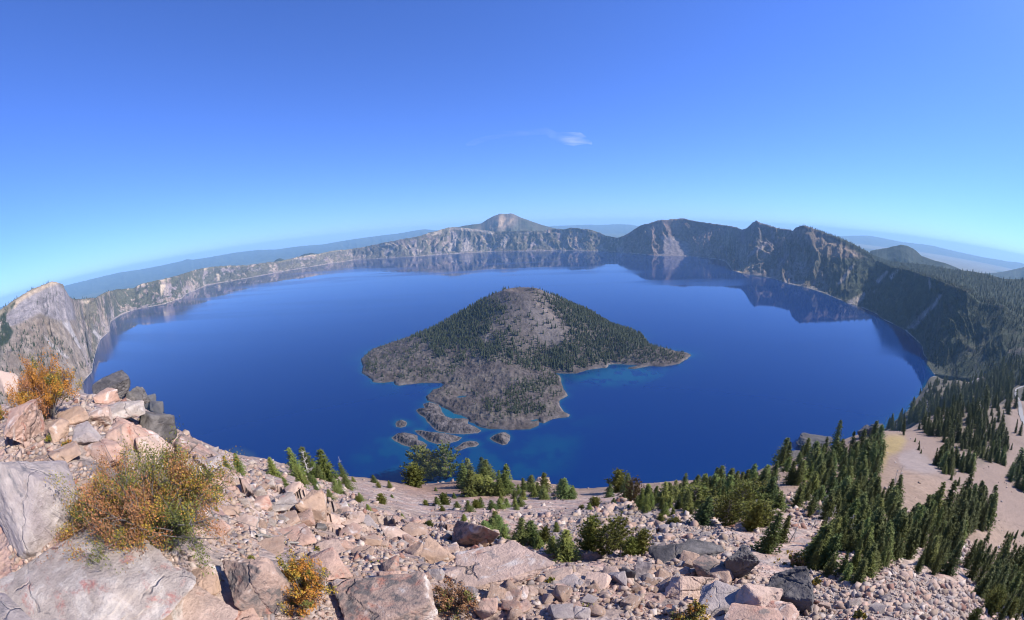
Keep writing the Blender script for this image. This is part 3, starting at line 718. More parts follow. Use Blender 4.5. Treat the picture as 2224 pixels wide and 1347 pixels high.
# ================================================================ NEAR SLOPE
M_GROUND = Mat('slope_ground')
def _ground_mat(M):
    n1 = M.noise(0.9, 6, 0.6); n2 = M.noise(9, 5, 0.65)
    v = M.voro(3.2); v2 = M.voro(11.0)
    f = M.ramp(n1, 0.3, 0.7, 0.8, 1.18); f2 = M.ramp(n2, 0.25, 0.75, 0.78, 1.22)
    ff = M.math('MULTIPLY', f, f2)
    M.base(M.mixc(1.0, M.attr(), M.n('ShaderNodeCombineColor', Red=ff, Green=ff, Blue=ff).outputs[0], 'MULTIPLY'))
    h = M.math('ADD', M.math('MULTIPLY', n2, 0.5), M.math('ADD', M.math('MULTIPLY', v, 0.6), M.math('MULTIPLY', v2, 0.3)))
    M.bump(h, 0.8, 0.12)
_ground_mat(M_GROUND)
def near_colors(px, py, AZ, R, X, Y, Z):
    n1 = fbm2(X/5, Y/5, 100, 5); n2 = fbm2(X/22, Y/22, 101, 4); n3 = fbm2(X/1.2, Y/1.2, 102, 4)
    C = mix((0.26, 0.18, 0.138), (0.39, 0.28, 0.22), sstep(0.3, 0.7, n1*0.6 + n3*0.4))
    C = mix(C, (0.36, 0.225, 0.18), sstep(0.5, 0.68, n2)*0.6)             # pinkish earth
    wx, wy = X + 0.5*(fbm2(X/1.5, Y/1.5, 411, 3) - 0.5), Y + 0.5*(fbm2(X/1.5 + 9, Y/1.5, 412, 3) - 0.5)
    pal = np.array([(0.398,0.271,0.212), (0.334,0.241,0.187), (0.427,0.324,0.264), (0.288,0.227,0.200), (0.370,0.223,0.174), (0.251,0.175,0.140), (0.463,0.367,0.306), (0.223,0.192,0.178)])
    for cell, sd_, wgt in ((3.1, 401, 0.55), (1.05, 421, 0.6), (0.38, 441, 0.55)):
        _, cid = slabs(wx, wy, cell, sd_, 0, 0)
        C = mix(C, pal[np.minimum((cid*8).astype(int), 7)], wgt*(1 - sstep(40, 60, R))*sstep(1.5, 3, R))
    sand = mix((0.205, 0.142, 0.10), (0.25, 0.178, 0.128), sstep(0.35, 0.65, n2))
    far = sstep(38, 62, R)
    C = mix(C, sand, far*0.85)
    C = mix(C, (0.27, 0.165, 0.115), softpoly(px, py, [(860,1060),(950,1030),(1060,1060),(1130,1085),(1000,1085),(900,1075)], 14)*0.7)
    C = mix(C, (0.215, 0.153, 0.12), sstep(50, 56, AZ)*sstep(100, 150, R)*0.9)
    moss = softpoly(px, py, [(1912,955),(1930,945),(1960,945),(1968,958),(1955,980),(1930,990),(1918,1020),(1908,990)], 9)
    C = mix(C, (0.27, 0.20, 0.07), moss*0.75)
    C = mix(C, (0.27, 0.215, 0.09), softpoly(px, py, [(760,1080),(900,1085),(1000,1095),(880,1105),(780,1100)], 16)*0.4*sstep(0.4, 0.6, n1))
    C = mix(C, (0.24, 0.195, 0.178), softpoly(px, py, [(1955,985),(1985,975),(2010,990),(2050,1025),(2010,1030),(1965,1020),(1950,1000)], 8)*0.8)
    stony = softpoly(px, py, [(1190,1130),(1280,1100),(1400,1100),(1500,1120),(1600,1180),(1560,1200),(1400,1200),(1200,1190)], 16)
    stony = np.maximum(stony, softpoly(px, py, [(1760,1240),(1850,1245),(1950,1235),(2060,1270),(2110,1347),(2060,1420),(1740,1420)], 16))
    C = mix(C, (0.235, 0.195, 0.17), stony*0.85)
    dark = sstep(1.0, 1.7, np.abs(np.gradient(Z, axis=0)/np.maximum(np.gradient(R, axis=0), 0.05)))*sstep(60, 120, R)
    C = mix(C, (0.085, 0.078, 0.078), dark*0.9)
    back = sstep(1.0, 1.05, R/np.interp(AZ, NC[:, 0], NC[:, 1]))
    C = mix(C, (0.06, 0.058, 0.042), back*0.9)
    C = mix(C, (0.30, 0.265, 0.23), sstep(-556, -558.5, Z)*back)
    for pl in ([(1905,1020),(1950,1028),(1990,1030),(2020,1028),(2060,1045),(2076,1058)], [(2040,985),(2075,1012),(2100,1040),(2118,1062)], [(2065,930),(2078,945),(2082,950)], [(1935,985),(1950,1000),(1955,1020)], [(2150,1120),(2190,1135),(2230,1145)]):
        C = mix(C, (0.14, 0.10, 0.08), sstep(1.7, 0.5, polydist(px, py, pl, False))*0.55*sstep(0.35, 0.5, n1))
    C = C*(0.9 + 0.2*fbm2(X/14 + 3*n2, Y/3.5, 108, 4))[..., None]
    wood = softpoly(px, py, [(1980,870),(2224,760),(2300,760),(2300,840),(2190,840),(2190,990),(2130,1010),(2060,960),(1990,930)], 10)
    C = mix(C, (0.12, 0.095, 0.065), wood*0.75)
    return C
def build_near():
    az = np.arange(-108, 112.01, 0.2)
    t = np.linspace(0, 1, 700)
    rc = np.interp(az, NC[:, 0], NC[:, 1]); rb = np.interp(az, B_T[:, 0], B_T[:, 1])
    R1 = np.exp(math.log(0.7) + t[:, None]*(np.log(rc) - math.log(0.7))[None, :])
    t2 = np.linspace(0.02, 1.12, 60)
    R2 = rc + (rb - rc)*t2[:, None]
    R = np.concatenate([R1, R2]); AZ = az[None, :]*np.ones_like(R)
    Z = near_z(AZ, R)
    Z = np.where(R > rb*1.002, np.minimum(Z, np.interp(AZ, S_AZ, S_Z) - 30), Z)
    A = np.radians(AZ)
    P = np.stack([R*np.sin(A), R*np.cos(A), Z], -1)
    px, py = topix(P)
    C = near_colors(px, py, AZ, R, P[..., 0], P[..., 1], Z)
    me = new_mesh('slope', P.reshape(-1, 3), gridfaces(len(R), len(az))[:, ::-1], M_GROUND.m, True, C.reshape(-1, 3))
    link('hillside', me, kind='structure', label='steep stony slope falling from the viewpoint towards the lake', category='slope')
build_near()
# ================================================================ CONIFERS
def leaf_mat(name, c1, c2, c3, trans=0.0):
    M = Mat(name)
    info = M.n('ShaderNodeObjectInfo').outputs['Random']
    n = M.noise(1.1, 3, 0.6)
    c = M.mixc(M.ramp(n, 0.35, 0.65), c1, c2)
    c = M.mixc(M.math('MULTIPLY', info, 0.6), c, c3)
    hv = M.n('ShaderNodeHueSaturation', Value=M.ramp(M.math('FRACT', M.math('MULTIPLY', info, 7.31)), 0.0, 1.0, 0.75, 1.45), Hue=M.ramp(M.math('FRACT', M.math('MULTIPLY', info, 13.7)), 0.0, 1.0, 0.475, 0.515))
    M.set(hv.inputs['Color'], c)
    M.base(hv.outputs[0])
    M.b.inputs['Roughness'].default_value = 0.75
    return M.m
M_NEEDLE = leaf_mat('conifer_needles', (0.068, 0.102, 0.020), (0.185, 0.205, 0.045), (0.150, 0.170, 0.050))
M_PINE = leaf_mat('pine_needles', (0.085, 0.105, 0.018), (0.18, 0.18, 0.040), (0.14, 0.15, 0.033))
M_RUST = leaf_mat('dying_needles', (0.10, 0.06, 0.022), (0.16, 0.10, 0.04), (0.09, 0.08, 0.03))
M_FIRBLUE = leaf_mat('fir_needles', (0.062, 0.10, 0.028), (0.165, 0.195, 0.055), (0.13, 0.16, 0.05))
def bark_mat(name, a, b):
    M = Mat(name); n = M.noise(6, 4)
    M.base(M.mixc(M.ramp(n, 0.35, 0.65), a, b)); M.bump(n, 0.6, 0.03)
    return M.m
M_BARK = bark_mat('grey_bark', (0.09, 0.075, 0.062), (0.19, 0.165, 0.14))
M_DEAD = bark_mat('bleached_wood', (0.30, 0.275, 0.25), (0.52, 0.49, 0.45))
M_OLDLOG = bark_mat('weathered_log', (0.17, 0.15, 0.13), (0.33, 0.30, 0.265))
M_TWIG = bark_mat('shrub_twigs', (0.10, 0.085, 0.075), (0.24, 0.21, 0.19))
def tube(pts, rad, sides=5):
    """tapered tube through points; returns V, F(quads)"""
    pts = np.asarray(pts, float); n = len(pts)
    V = []
    for i in range(n):
        d = pts[min(i+1, n-1)] - pts[max(i-1, 0)]; d = d/(np.linalg.norm(d) + 1e-9)
        u = np.cross(d, [0.31, 0.17, 0.93]);
        if np.linalg.norm(u) < 0.1: u = np.cross(d, [1, 0, 0])
        u /= np.linalg.norm(u); v = np.cross(d, u)
        for k in range(sides):
            t = 2*math.pi*k/sides
            V.append(pts[i] + rad[i]*(math.cos(t)*u + math.sin(t)*v))
    F = [[i*sides + k, i*sides + (k+1) % sides, (i+1)*sides + (k+1) % sides, (i+1)*sides + k] for i in range(n-1) for k in range(sides)]
    return np.array(V), np.array(F)
class Acc:
    def __init__(s): s.V = []; s.Q = []; s.T = []; s.C = []; s.n = 0
    def add(s, V, F, c=None):
        F = np.asarray(F); V = np.asarray(V, float)
        (s.Q if F.shape[1] == 4 else s.T).append(F + s.n); s.V.append(V); s.n += len(V)
        if c is not None: s.C.append(np.broadcast_to(c, (len(V), 3)))
    def mesh(s, name, mat, smooth=False):
        F = []
        if s.Q: F.append(np.concatenate(s.Q))
        if s.T: F.append(np.concatenate(s.T))
        return new_mesh(name, np.concatenate(s.V), F, mat, smooth, np.concatenate(s.C) if s.C else None)
def conifer_meshes(seed, kind):
    """unit-height tree: (trunk mesh, crown mesh)"""
    rg = np.random.default_rng(seed)
    T = Acc(); A = Acc()
    lean = rg.normal(0, 0.012, 2)
    def axis(h): return np.array([lean[0]*h + 0.010*math.sin(5*h + seed), lean[1]*h + 0.010*math.cos(4*h + seed), h])
    hs = np.linspace(-0.06, 0.97, 9)
    V, F = tube([axis(h) for h in hs], [0.024*(1 - 0.93*max(h, 0)) for h in hs], 6); T.add(V, F)
    P = dict(fir=(0.25, 0.03, 26, 11, 0.80), spire=(0.20, 0.03, 30, 10, 0.70), hemlock=(0.29, 0.02, 24, 12, 0.85), pine=(0.31, 0.10, 14, 9, 0.55), bushy=(0.32, 0.02, 19, 11, 0.62), thin=(0.12, 0.10, 20, 5, 0.9))[kind]
    RAD, H0, NW, NB, PW = P
    sag = 0.35 if kind not in ('pine', 'bushy') else -0.25
    cl = 0.040 if kind in ('fir', 'spire', 'hemlock', 'thin') else 0.054
    gap = rg.random(8) < 0.25
    for w in range(NW):
        t = (w + rg.uniform(-0.3, 0.3))/NW; t = min(max(t, 0.0), 0.985)
        h = H0 + (0.985 - H0)*t
        L0 = RAD*(1 - t)**PW
        if kind == 'pine': L0 = RAD*(0.45 + 0.85*math.sin(math.pi*min(1, 0.25 + 0.75*t)))*(0.6 + 0.4*rg.random())*(1 if t < 0.9 else 0.55)
        elif kind == 'bushy': L0 = RAD*(0.55 + 0.55*math.sin(math.pi*(0.3 + 0.6*t)))*(1 - 0.6*t**3)
        elif t < 0.12: L0 *= 0.75 + 2*t
        nb = max(3, int(NB*(0.55 + 0.45*(1 - t)) + rg.integers(0, 2)))
        a0 = rg.uniform(0, 6.28)
        for b in range(nb):
            a = a0 + 2*math.pi*(b + rg.uniform(-0.35, 0.35))/nb
            if gap[int((a % 6.283)/6.283*8) % 8] and rg.random() < 0.45: continue
            L = L0*rg.uniform(0.6, 1.18) + 0.012
            d = np.array([math.cos(a), math.sin(a), 0]); o = axis(h)
            up0 = 0.25*(t**1.5) if sag > 0 else 0.35
            nk = max(2, int(L/cl*1.25))
            if kind in ('pine', 'thin') and L > 0.06:
                V, F = tube([o, o + d*L*0.5 + np.array([0, 0, L*0.18]), o + d*L*0.95 + np.array([0, 0, L*(up0 - sag*0.3)])], [0.007, 0.005, 0.002], 4); T.add(V, F)
            for k in range(nk):
                q = (k + rg.uniform(0.2, 1.0))/nk
                if kind in ('pine',) and q < 0.35: continue
                c = o + d*L*q + np.array([0, 0, L*(up0*q - sag*q*q)]) + rg.normal(0, cl*0.22, 3)*np.array([1, 1, 0.6 if kind == 'pine' else 1])
                n_t = 13 if kind in ('pine', 'bushy') else 4
                side = np.array([-d[1], d[0], 0])
                for m in range(n_t):
                    s = cl*rg.uniform(0.65, 1.35)*(1.15 - 0.45*q)
                    if kind in ('pine', 'bushy'):
                        v = rg.normal(size=3); v[2] = abs(v[2])*0.9 + 0.2; v /= np.linalg.norm(v)
                    else:
                        v = d*rg.uniform(0.2, 1.0) + side*rg.uniform(-1, 1) + np.array([0, 0, rg.uniform(-0.55, 0.25)]); v /= np.linalg.norm(v)
                    w_ = np.cross(v, rg.normal(size=3)); w_ /= np.linalg.norm(w_) + 1e-9
                    base = c - v*s*0.3
                    A.add([base + w_*s*0.30, base - w_*s*0.30, c + v*s*1.15], [[0, 1, 2]])
    # leader
    tip = axis(0.96)
    for m in range(10):
        v = np.array([rg.normal(0, 0.25), rg.normal(0, 0.25), 1.0]); w_ = np.cross(v, rg.normal(size=3)); w_ /= np.linalg.norm(w_)
        b0 = tip + np.array([0, 0, rg.uniform(-0.05, 0.0)])
        A.add([b0 + w_*0.008, b0 - w_*0.008, b0 + v*0.05], [[0, 1, 2]])
    mat = {'pine': M_PINE, 'bushy': M_PINE, 'hemlock': M_FIRBLUE}.get(kind, M_NEEDLE)
    return T.mesh('trunk', M_BARK, True), A.mesh('crown', mat)
TREES = {k: [conifer_meshes(11*i + 3 + n, k) for i in range(c)] for n, (k, c) in enumerate((('fir', 4), ('spire', 4), ('hemlock', 3), ('pine', 3), ('bushy', 3), ('thin', 2)))}
TREES['rust'] = []
for i in range(1):
    tm, cm = conifer_meshes(401, 'pine'); cm.materials[0] = M_RUST; TREES['rust'].append((tm, cm))
def lean_of(P):
    """the firs of the right-hand slope grow tilted a little uphill"""
    az = math.degrees(math.atan2(P[0], P[1])); k = math.tan(math.radians(11))*float(sstep(38, 66, az))
    return np.array([-math.cos(math.radians(az))*k, math.sin(math.radians(az))*k])
def add_conifer(kind, loc, height, label, group, width=1.0, yaw=None, name='conifer', category='conifer'):
    v = TREES[kind][int(RNG.integers(0, len(TREES[kind])))]
    t = thing(name, label, category, loc, group)
    lx, ly = lean_of(loc); lx += float(RNG.normal(0, 0.03)); ly += float(RNG.normal(0, 0.03))
    q = Vector((lx, ly, 1)).to_track_quat('Z', 'Y') @ Matrix.Rotation(float(RNG.uniform(0, 6.28)), 3, 'Z').to_quaternion()
    t.rotation_mode = 'QUATERNION'; t.rotation_quaternion = q
    t.scale = (height*width, height*width, height)
    link('trunk', v[0], t); link('crown', v[1], t)
    return t
def tree_height(P, hpx):
    """real height of an upright thing at P that covers hpx pixels of the photograph"""
    D = P.length
    a, b = topix(np.array(P)), topix(np.array(P) + np.array([0, 0, D*0.02]))
    per = math.hypot(float(a[0]-b[0]), float(a[1]-b[1]))/(D*0.02)
    return hpx/per
NCON = 0
TAKEN = []
def tree_px(kind, px, py, hpx, label, group=None, width=1.0, **k):
    global NCON
    P = ground_hit(px, py)
    if P is None: return None
    P.z -= 0.1
    NCON += 1
    TAKEN.append((px, py))
    return add_conifer(kind, P, tree_height(P, hpx), label, group, width, **k)
# --- trees one can single out
HERO = [
 ('pine', 918,1043,70,1.25,'broad pine, left one of the tall pair against the lake'), ('pine', 940,1043,62,0.95,'slimmer pine joined to the broad pine of the lakeside pair'),
 ('bushy', 903,1058,48,1.25,'dense dark round-topped conifer at the foot of the pine pair'), ('pine', 972,1040,70,1.1,'lone flat-branched pine standing clear against the lake, right of the pair'),
 ('fir', 598,1034,44,1.2,'leftmost full-sized fir on the tan slope edge, standing by itself'), ('fir', 627,1066,34,1.0,'slim dark fir below the leftmost slope-edge fir'),
 ('fir', 646,1036,62,1.15,'tall fir, first of the close group at the slope edge'), ('spire', 658,1058,50,1.1,'dark fir in front of the tall slope-edge group'),
 ('hemlock', 675,1036,66,1.1,'tallest fir of the slope-edge group, bare snags beside it'), ('fir', 690,1040,40,1.1,'olive fir at the right of the slope-edge group beneath the bare snags'),
 ('spire', 714,1045,66,1.45,'tall solitary dark fir right of the slope-edge group'), ('hemlock', 735,1072,34,1.35,'bluish fir of middling size below the tall solitary fir'),
 ('hemlock', 719,1086,26,1.3,'low bushy bluish fir beside the boulder-strewn edge'), ('fir', 746,1037,32,1.1,'short olive fir by the leaning grey snag'),
 ('fir', 520,1026,46,1.2,'dense dark fir at the far left, just above the rocks'), ('fir', 494,1016,34,0.95,'thin left neighbour of the dense fir above the rocks'),
 ('fir', 1225,1214,60,1.75,'broad drooping fir at the near front of the talus clump'), ('fir', 1200,1203,44,1.5,'wide fir hugging the broad drooping fir'),
 ('hemlock', 1158,1185,60,1.5,'tallest fir of the left talus clump'), ('hemlock', 1134,1180,56,1.5,'bushy leftmost fir of the talus clump'), ('fir', 1170,1192,38,1.4,'low dark fir in the middle of the talus clump'),
 ('bushy', 1184,1188,46,0.8,'pale yellowish fir thinning at the top, in the talus clump'), ('fir', 1208,1155,26,1.5,'small fir standing behind the talus clump on pale stones'),
 ('bushy', 1282,1196,70,0.95,'olive pine, leftmost of four pines on the pale talus'), ('pine', 1316,1200,60,1.1,'olive pine with bare white lower limbs on the pale talus'),
 ('pine', 1336,1192,66,1.05,'tallest olive pine of four on the pale talus'), ('bushy', 1364,1208,44,1.15,'low spreading olive pine among the four talus pines'), ('bushy', 1388,1206,56,0.9,'olive pine, rightmost of the four on the pale talus'),
 ('bushy', 1342,1068,48,1.2,'round-crowned pine at the cliff edge right of the lake notch'), ('rust', 1374,1090,50,0.9,'rusty brown-topped pine beside the round-crowned cliff-edge pine'), ('hemlock', 1360,1084,58,1.15,'dark fir between the round-crowned and the rusty pine'),
 ('hemlock', 1322,1080,32,1.4,'low dark fir at the left end of the long grove'), ('bushy', 1462,1140,18,2.1,'round green bush-like conifer on open pale talus'),
 ('pine', 1575,1142,66,1.0,'large dark fir with open crown at the lower edge of the grove'), ('hemlock', 1524,1138,62,1.6,'massive dark fir casting shade over the talus'), ('pine', 1600,1122,72,0.95,'tall broad-headed fir behind the massive dark fir'),
 ('bushy', 1629,1152,66,0.9,'grey-green fir beside bare white branches'), ('fir', 1662,1200,92,1.3,'tall dark fir, nearest one at the bend of the stony gully'), ('spire', 1692,1178,66,1.2,'narrow fir right of the tall gully fir'),
 ('hemlock', 1808,1003,92,1.0,'tallest tree on the dark bluff, standing up against the lake'), ('hemlock', 1846,1000,66,0.9,'second tall tree on the bluff beside the tallest'), ('fir', 2158,1160,0,1,'')]
for i, (k, x_, y_, h_, w_, lab) in enumerate(HERO):
    if lab: tree_px(k, x_, y_, h_*(1.08 if 3 < i < 16 else 1), lab, None, w_*(1.3 if 3 < i < 16 else 1))
SMALL = [(768,1046,14),(813,1049,20),(823,1059,14),(847,1060,18),(785,1088,22),(831,1094,24),(801,1109,20),(874,1128,17),(966,1096,26),(950,1098,23),(993,1107,22),(961,1110,14),(987,1083,14),(1019,1111,27),(1034,1104,20),(1043,1103,24),
 (764,1066,10),(778,1090,16),(757,1100,12),(852,1081,11),(926,1098,14),(1010,1137,22),(1122,1107,16),(1290,1104,26),(1280,1107,18),(1332,1095,16),(1262,1107,13),(1364,1107,14),(1350,1113,10),(1434,1132,18),(1072,1117,10),(947,1067,10),(934,1139,16),(925,1140,11),(700,1056,12),(620,1045,8),(580,1030,10)]
for i, (x_, y_, h_) in enumerate(SMALL):
    tree_px(['fir', 'hemlock', 'bushy'][i % 3], x_, y_, h_, 'knee-high to man-high young conifer dotted on the open tan slope', 'young conifers on the tan slope', 1.7 if i % 3 < 2 else 1.2, name='young_conifer', category='young tree')
# --- clumps and groves
def grove(poly, n, hmin, hmax, kinds, label, group, wid=1.0, mind=7, cap=None):
    xs = [p[0] for p in poly]; ys = [p[1] for p in poly]
    got = []; tries = 0
    while len(got) < n and tries < n*60:
        tries += 1
        x_, y_ = RNG.uniform(min(xs), max(xs)), RNG.uniform(min(ys), max(ys))
        if not inpoly(np.array([x_]), np.array([y_]), poly)[0]: continue
        if any((x_-a)**2 + ((y_-b)*1.3)**2 < mind**2 for a, b in got): continue
        got.append((x_, y_))
    res = []
    for x_, y_ in got:
        h_ = RNG.uniform(hmin, hmax)*(0.45 + 0.6*RNG.random()**0.6)
        k = kinds[int(RNG.integers(0, len(kinds)))]
        if label is None: res.append((k, x_, y_, h_)); continue
        tree_px(k, x_, y_, h_, label, group, wid*RNG.uniform(0.95, 1.6)*(1.25 if x_ > 1480 else 1.0))
    return res
grove([(1005,1040),(1030,1032),(1100,1052),(1118,1075),(1060,1090),(1012,1075)], 17, 34, 66, ['fir', 'spire', 'hemlock'], 'dark fir in the crowded clump right of the lone pine', 'firs in the clump right of the lone pine', 1.25, 9)
grove([(655,1032),(700,1040),(765,1042),(770,1072),(720,1092),(640,1062)], 9, 24, 44, ['fir', 'hemlock'], 'smaller fir filling out the slope-edge group above the lake', 'smaller firs of the slope-edge group', 1.3, 10)
grove([(1025,1095),(1120,1080),(1130,1100),(1050,1112)], 7, 20, 34, ['fir', 'hemlock'], 'short fir along the near skirt of the crowded clump', 'short firs skirting the crowded clump', 1.4, 9)
grove([(1050,1150),(1070,1140),(1110,1160),(1128,1182),(1090,1175)], 6, 28, 44, ['fir', 'hemlock'], 'green fir just behind the triangular grey boulder', 'firs behind the triangular boulder', 1.6, 10)
grove([(1118,1070),(1150,1058),(1172,1066),(1250,1074),(1256,1084),(1190,1085),(1125,1086)], 15, 24, 46, ['fir', 'hemlock', 'fir'], 'dark fir in the row along the cliff edge at the lake notch', 'firs along the cliff edge at the lake notch', 1.35, 8)
GROVES = [
 ([(1375,1090),(1420,1080),(1480,1085),(1515,1100),(1500,1120),(1440,1125),(1390,1110)], 30, 26, 52, ['fir', 'spire', 'spire'], 'slender fir at the left end of the long grove above the pale talus', 'firs at the left end of the long grove', 1.15, 7),
 ([(1480,1062),(1560,1055),(1680,1040),(1690,1075),(1600,1085),(1500,1090)], 34, 34, 60, ['fir', 'spire', 'hemlock'], 'dark fir in the back row of the long grove, against the lake', 'firs in the back row of the long grove', 1.05, 8),
 ([(1500,1100),(1620,1085),(1680,1090),(1700,1130),(1640,1150),(1600,1135),(1540,1130)], 18, 40, 66, ['fir', 'hemlock', 'pine'], 'dense fir in the middle of the long grove', 'firs in the middle of the long grove', 1.15, 11),
 ([(1690,1010),(1740,985),(1800,985),(1870,1000),(1860,1040),(1760,1060),(1700,1050)], 26, 40, 66, ['hemlock', 'spire', 'fir'], 'fir on the slope just under the dark rock bluff', 'firs under the dark rock bluff', 1.0, 9),
 ([(1855,985),(1905,960),(1920,1000),(1900,1050),(1860,1040)], 14, 44, 72, ['spire', 'hemlock'], 'tall narrow fir lining the left side of the sandy hollow', 'firs lining the left side of the sandy hollow', 0.95, 9),
 ([(1700,1070),(1860,1050),(1935,1075),(1960,1110),(1900,1150),(1780,1130),(1700,1110)], 34, 48, 74, ['fir', 'hemlock', 'spire'], 'dark fir in the thick stand below the sandy hollow', 'firs in the thick stand below the sandy hollow', 1.05, 10),
 ([(1745,1240),(1760,1180),(1850,1150),(1930,1150),(1935,1220),(1900,1275),(1810,1262)], 24, 66, 100, ['fir', 'spire'], 'wind-flagged fir on the stony rise above the white scree', 'firs on the stony rise above the white scree', 0.95, 13),
 ([(1930,1150),(2020,1120),(2100,1170),(2070,1250),(1990,1245),(1935,1225)], 20, 70, 100, ['fir', 'hemlock', 'spire'], 'tall fir in the deep wood at the upper side of the white scree', 'firs in the deep wood above the white scree', 0.95, 13),
 ([(2060,1120),(2085,1100),(2155,1130),(2150,1150),(2090,1155)], 13, 66, 96, ['spire', 'hemlock'], 'tall fir leaning out over the bare sand, at the tip of the wood', 'firs at the tip of the wood by the bare sand', 0.95, 10),
 ([(2080,1240),(2130,1200),(2224,1240),(2240,1347),(2180,1360),(2120,1310)], 18, 84, 120, ['fir', 'spire', 'hemlock'], 'tall fir in the wood at the lower right corner beyond the white scree', 'firs in the lower right corner wood', 0.9, 15),
 ([(2100,1315),(2160,1310),(2224,1347),(2100,1360)], 4, 40, 66, ['bushy'], 'olive bushy pine at the lower edge of the corner wood', 'olive pines at the edge of the corner wood', 1.0, 16),
 ([(2020,1005),(2060,990),(2113,1010),(2110,1030),(2050,1030)], 15, 40, 58, ['spire', 'hemlock', 'fir'], 'fir in the island of trees on the sandy slope', 'firs in the tree island on the sandy slope', 1.1, 7),
 ([(2120,985),(2160,975),(2183,1000),(2180,1018),(2135,1000)], 12, 34, 50, ['spire', 'fir'], 'fir at the lower point of the long wood on the sandy slope', 'firs at the lower point of the long wood', 1.1, 7),
 ([(2178,1035),(2200,1020),(2230,1030),(2230,1068),(2195,1060)], 8, 44, 66, ['hemlock', 'spire'], 'fir in the clump cut by the right edge of the picture', 'firs in the clump at the picture edge', 1.1, 9)]
for g_ in GROVES: grove(*g_)
for x_, y_, h_ in ((2184,1168,18),(2194,1172,20),(2204,1170,22),(2220,1165,24),(2190,1184,16),(2201,1182,14),(2213,1196,16),(2221,1208,16)):
    tree_px('spire', x_, y_, h_, 'tiny fir among the scattered few on the bare sand', 'tiny firs scattered on the bare sand', 1.6, name='young_conifer', category='young tree')
for x_, y_, h_ in ((2053,1030,16),(2065,1043,18),(2080,1055,20),(1995,978,15),(2000,985,10),(2108,1028,14),(1987,960,10),(1996,965,9)):
    tree_px('fir', x_, y_, h_, 'little fir standing apart beside the sandy hollow', 'little firs beside the sandy hollow', 1.5, name='young_conifer', category='young tree')
# belt of trees beyond the sandy slope: the nearest are things, the rest is far-off wood
BELT = grove([(1985,900),(2040,880),(2120,840),(2195,800),(2200,870),(2180,930),(2185,980),(2120,990),(2040,960),(1990,930)], 230, 30, 50, ['spire', 'hemlock', 'fir'], None, None, 1.0, 4.5)
BELT += grove([(1925,920),(1990,890),(2000,920),(1960,945)], 14, 24, 40, ['spire', 'hemlock'], None, None, 1.0, 5)
BELT += [(['spire', 'hemlock'][i % 2], x_, y_, h_) for i, (x_, y_, h_) in enumerate(((1906,925,14),(1930,930,26),(1938,935,30),(1955,935,26),(1962,945,22),(2190,900,34),(2205,885,40),(2222,870,40),(2205,940,30),(2215,945,30),(2190,975,12),(2196,977,16)))]
BELT.sort(key=lambda b: -b[2]*(b[3]))
print('conifers', NCON, 'belt', len(BELT))
def joined_wood(name, items, label):
    """detailed conifers too many to tell apart, as one mesh"""
    acc = {}
    def data(me):
        if me.name not in acc:
            V = np.zeros(len(me.vertices)*3, np.float32); me.vertices.foreach_get('co', V); V = V.reshape(-1, 3)
            I = np.zeros(len(me.loops), np.int32); me.loops.foreach_get('vertex_index', I)
            n = len(me.loops)//len(me.polygons); acc[me.name] = (V, I.reshape(-1, n))
        return acc[me.name]
    Vs, T, Q, off = [], [], [], 0
    for k, x_, y_, h_ in items:
        P = ground_hit(x_, y_)
        if P is None: continue
        H = tree_height(P, h_); w = H*RNG.uniform(0.95, 1.75); th = RNG.uniform(0, 6.28)
        v = TREES[k][int(RNG.integers(0, len(TREES[k])))]
        for me, lst in ((v[1], T), (v[0], Q)):
            V, F = data(me)
            if F.shape[1] != (3 if lst is T else 4): continue
            L_ = rot_z2(V, th)*np.array([w, w, H]); L_[:, :2] += L_[:, 2:3]*lean_of(P)[None]; Vs.append(L_ + np.array(P)); lst.append(F + off); off += len(V)
    me = new_mesh(name, np.concatenate(Vs), [np.concatenate(Q), np.concatenate(T)], M_NEEDLE, False)
    me.materials.append(M_BARK)
    mi = np.zeros(len(me.polygons), np.int32); mi[:sum(len(q) for q in Q)] = 1
    me.polygons.foreach_set('material_index', mi)
    link(name, me, kind='stuff', label=label, category='forest')
def rot_z2(P, a):
    c, s = math.cos(a), math.sin(a)
    return np.stack([c*P[:, 0] - s*P[:, 1], s*P[:, 0] + c*P[:, 1], P[:, 2]], 1)
FILL = []
for g_ in GROVES[3:10] + GROVES[11:13]:
    FILL += grove(g_[0], int(g_[1]*(1.7 if g_[2] > 60 else 1.0)), g_[2]*0.75, g_[3]*0.95, g_[4], None, None, 1, g_[8]*0.6)
FILL += grove([(1990,885),(2060,855),(2140,825),(2224,790),(2235,830),(2150,860),(2050,890)], 110, 22, 36, ['spire', 'hemlock'], None, None, 1, 4)
FILL += grove([(1990,850),(2030,832),(2060,822),(2060,850),(2020,875)], 40, 13, 20, ['spire', 'hemlock'], None, None, 1, 3)
FILL += grove([(1385,1085),(1500,1070),(1690,1050),(1700,1090),(1600,1120),(1520,1115),(1400,1105)], 60, 26, 50, ['spire', 'fir', 'hemlock'], None, None, 1, 6)
joined_wood('belt_forest', BELT + FILL, 'crowded dark firs filling the woods on the slope round the sandy hollow')
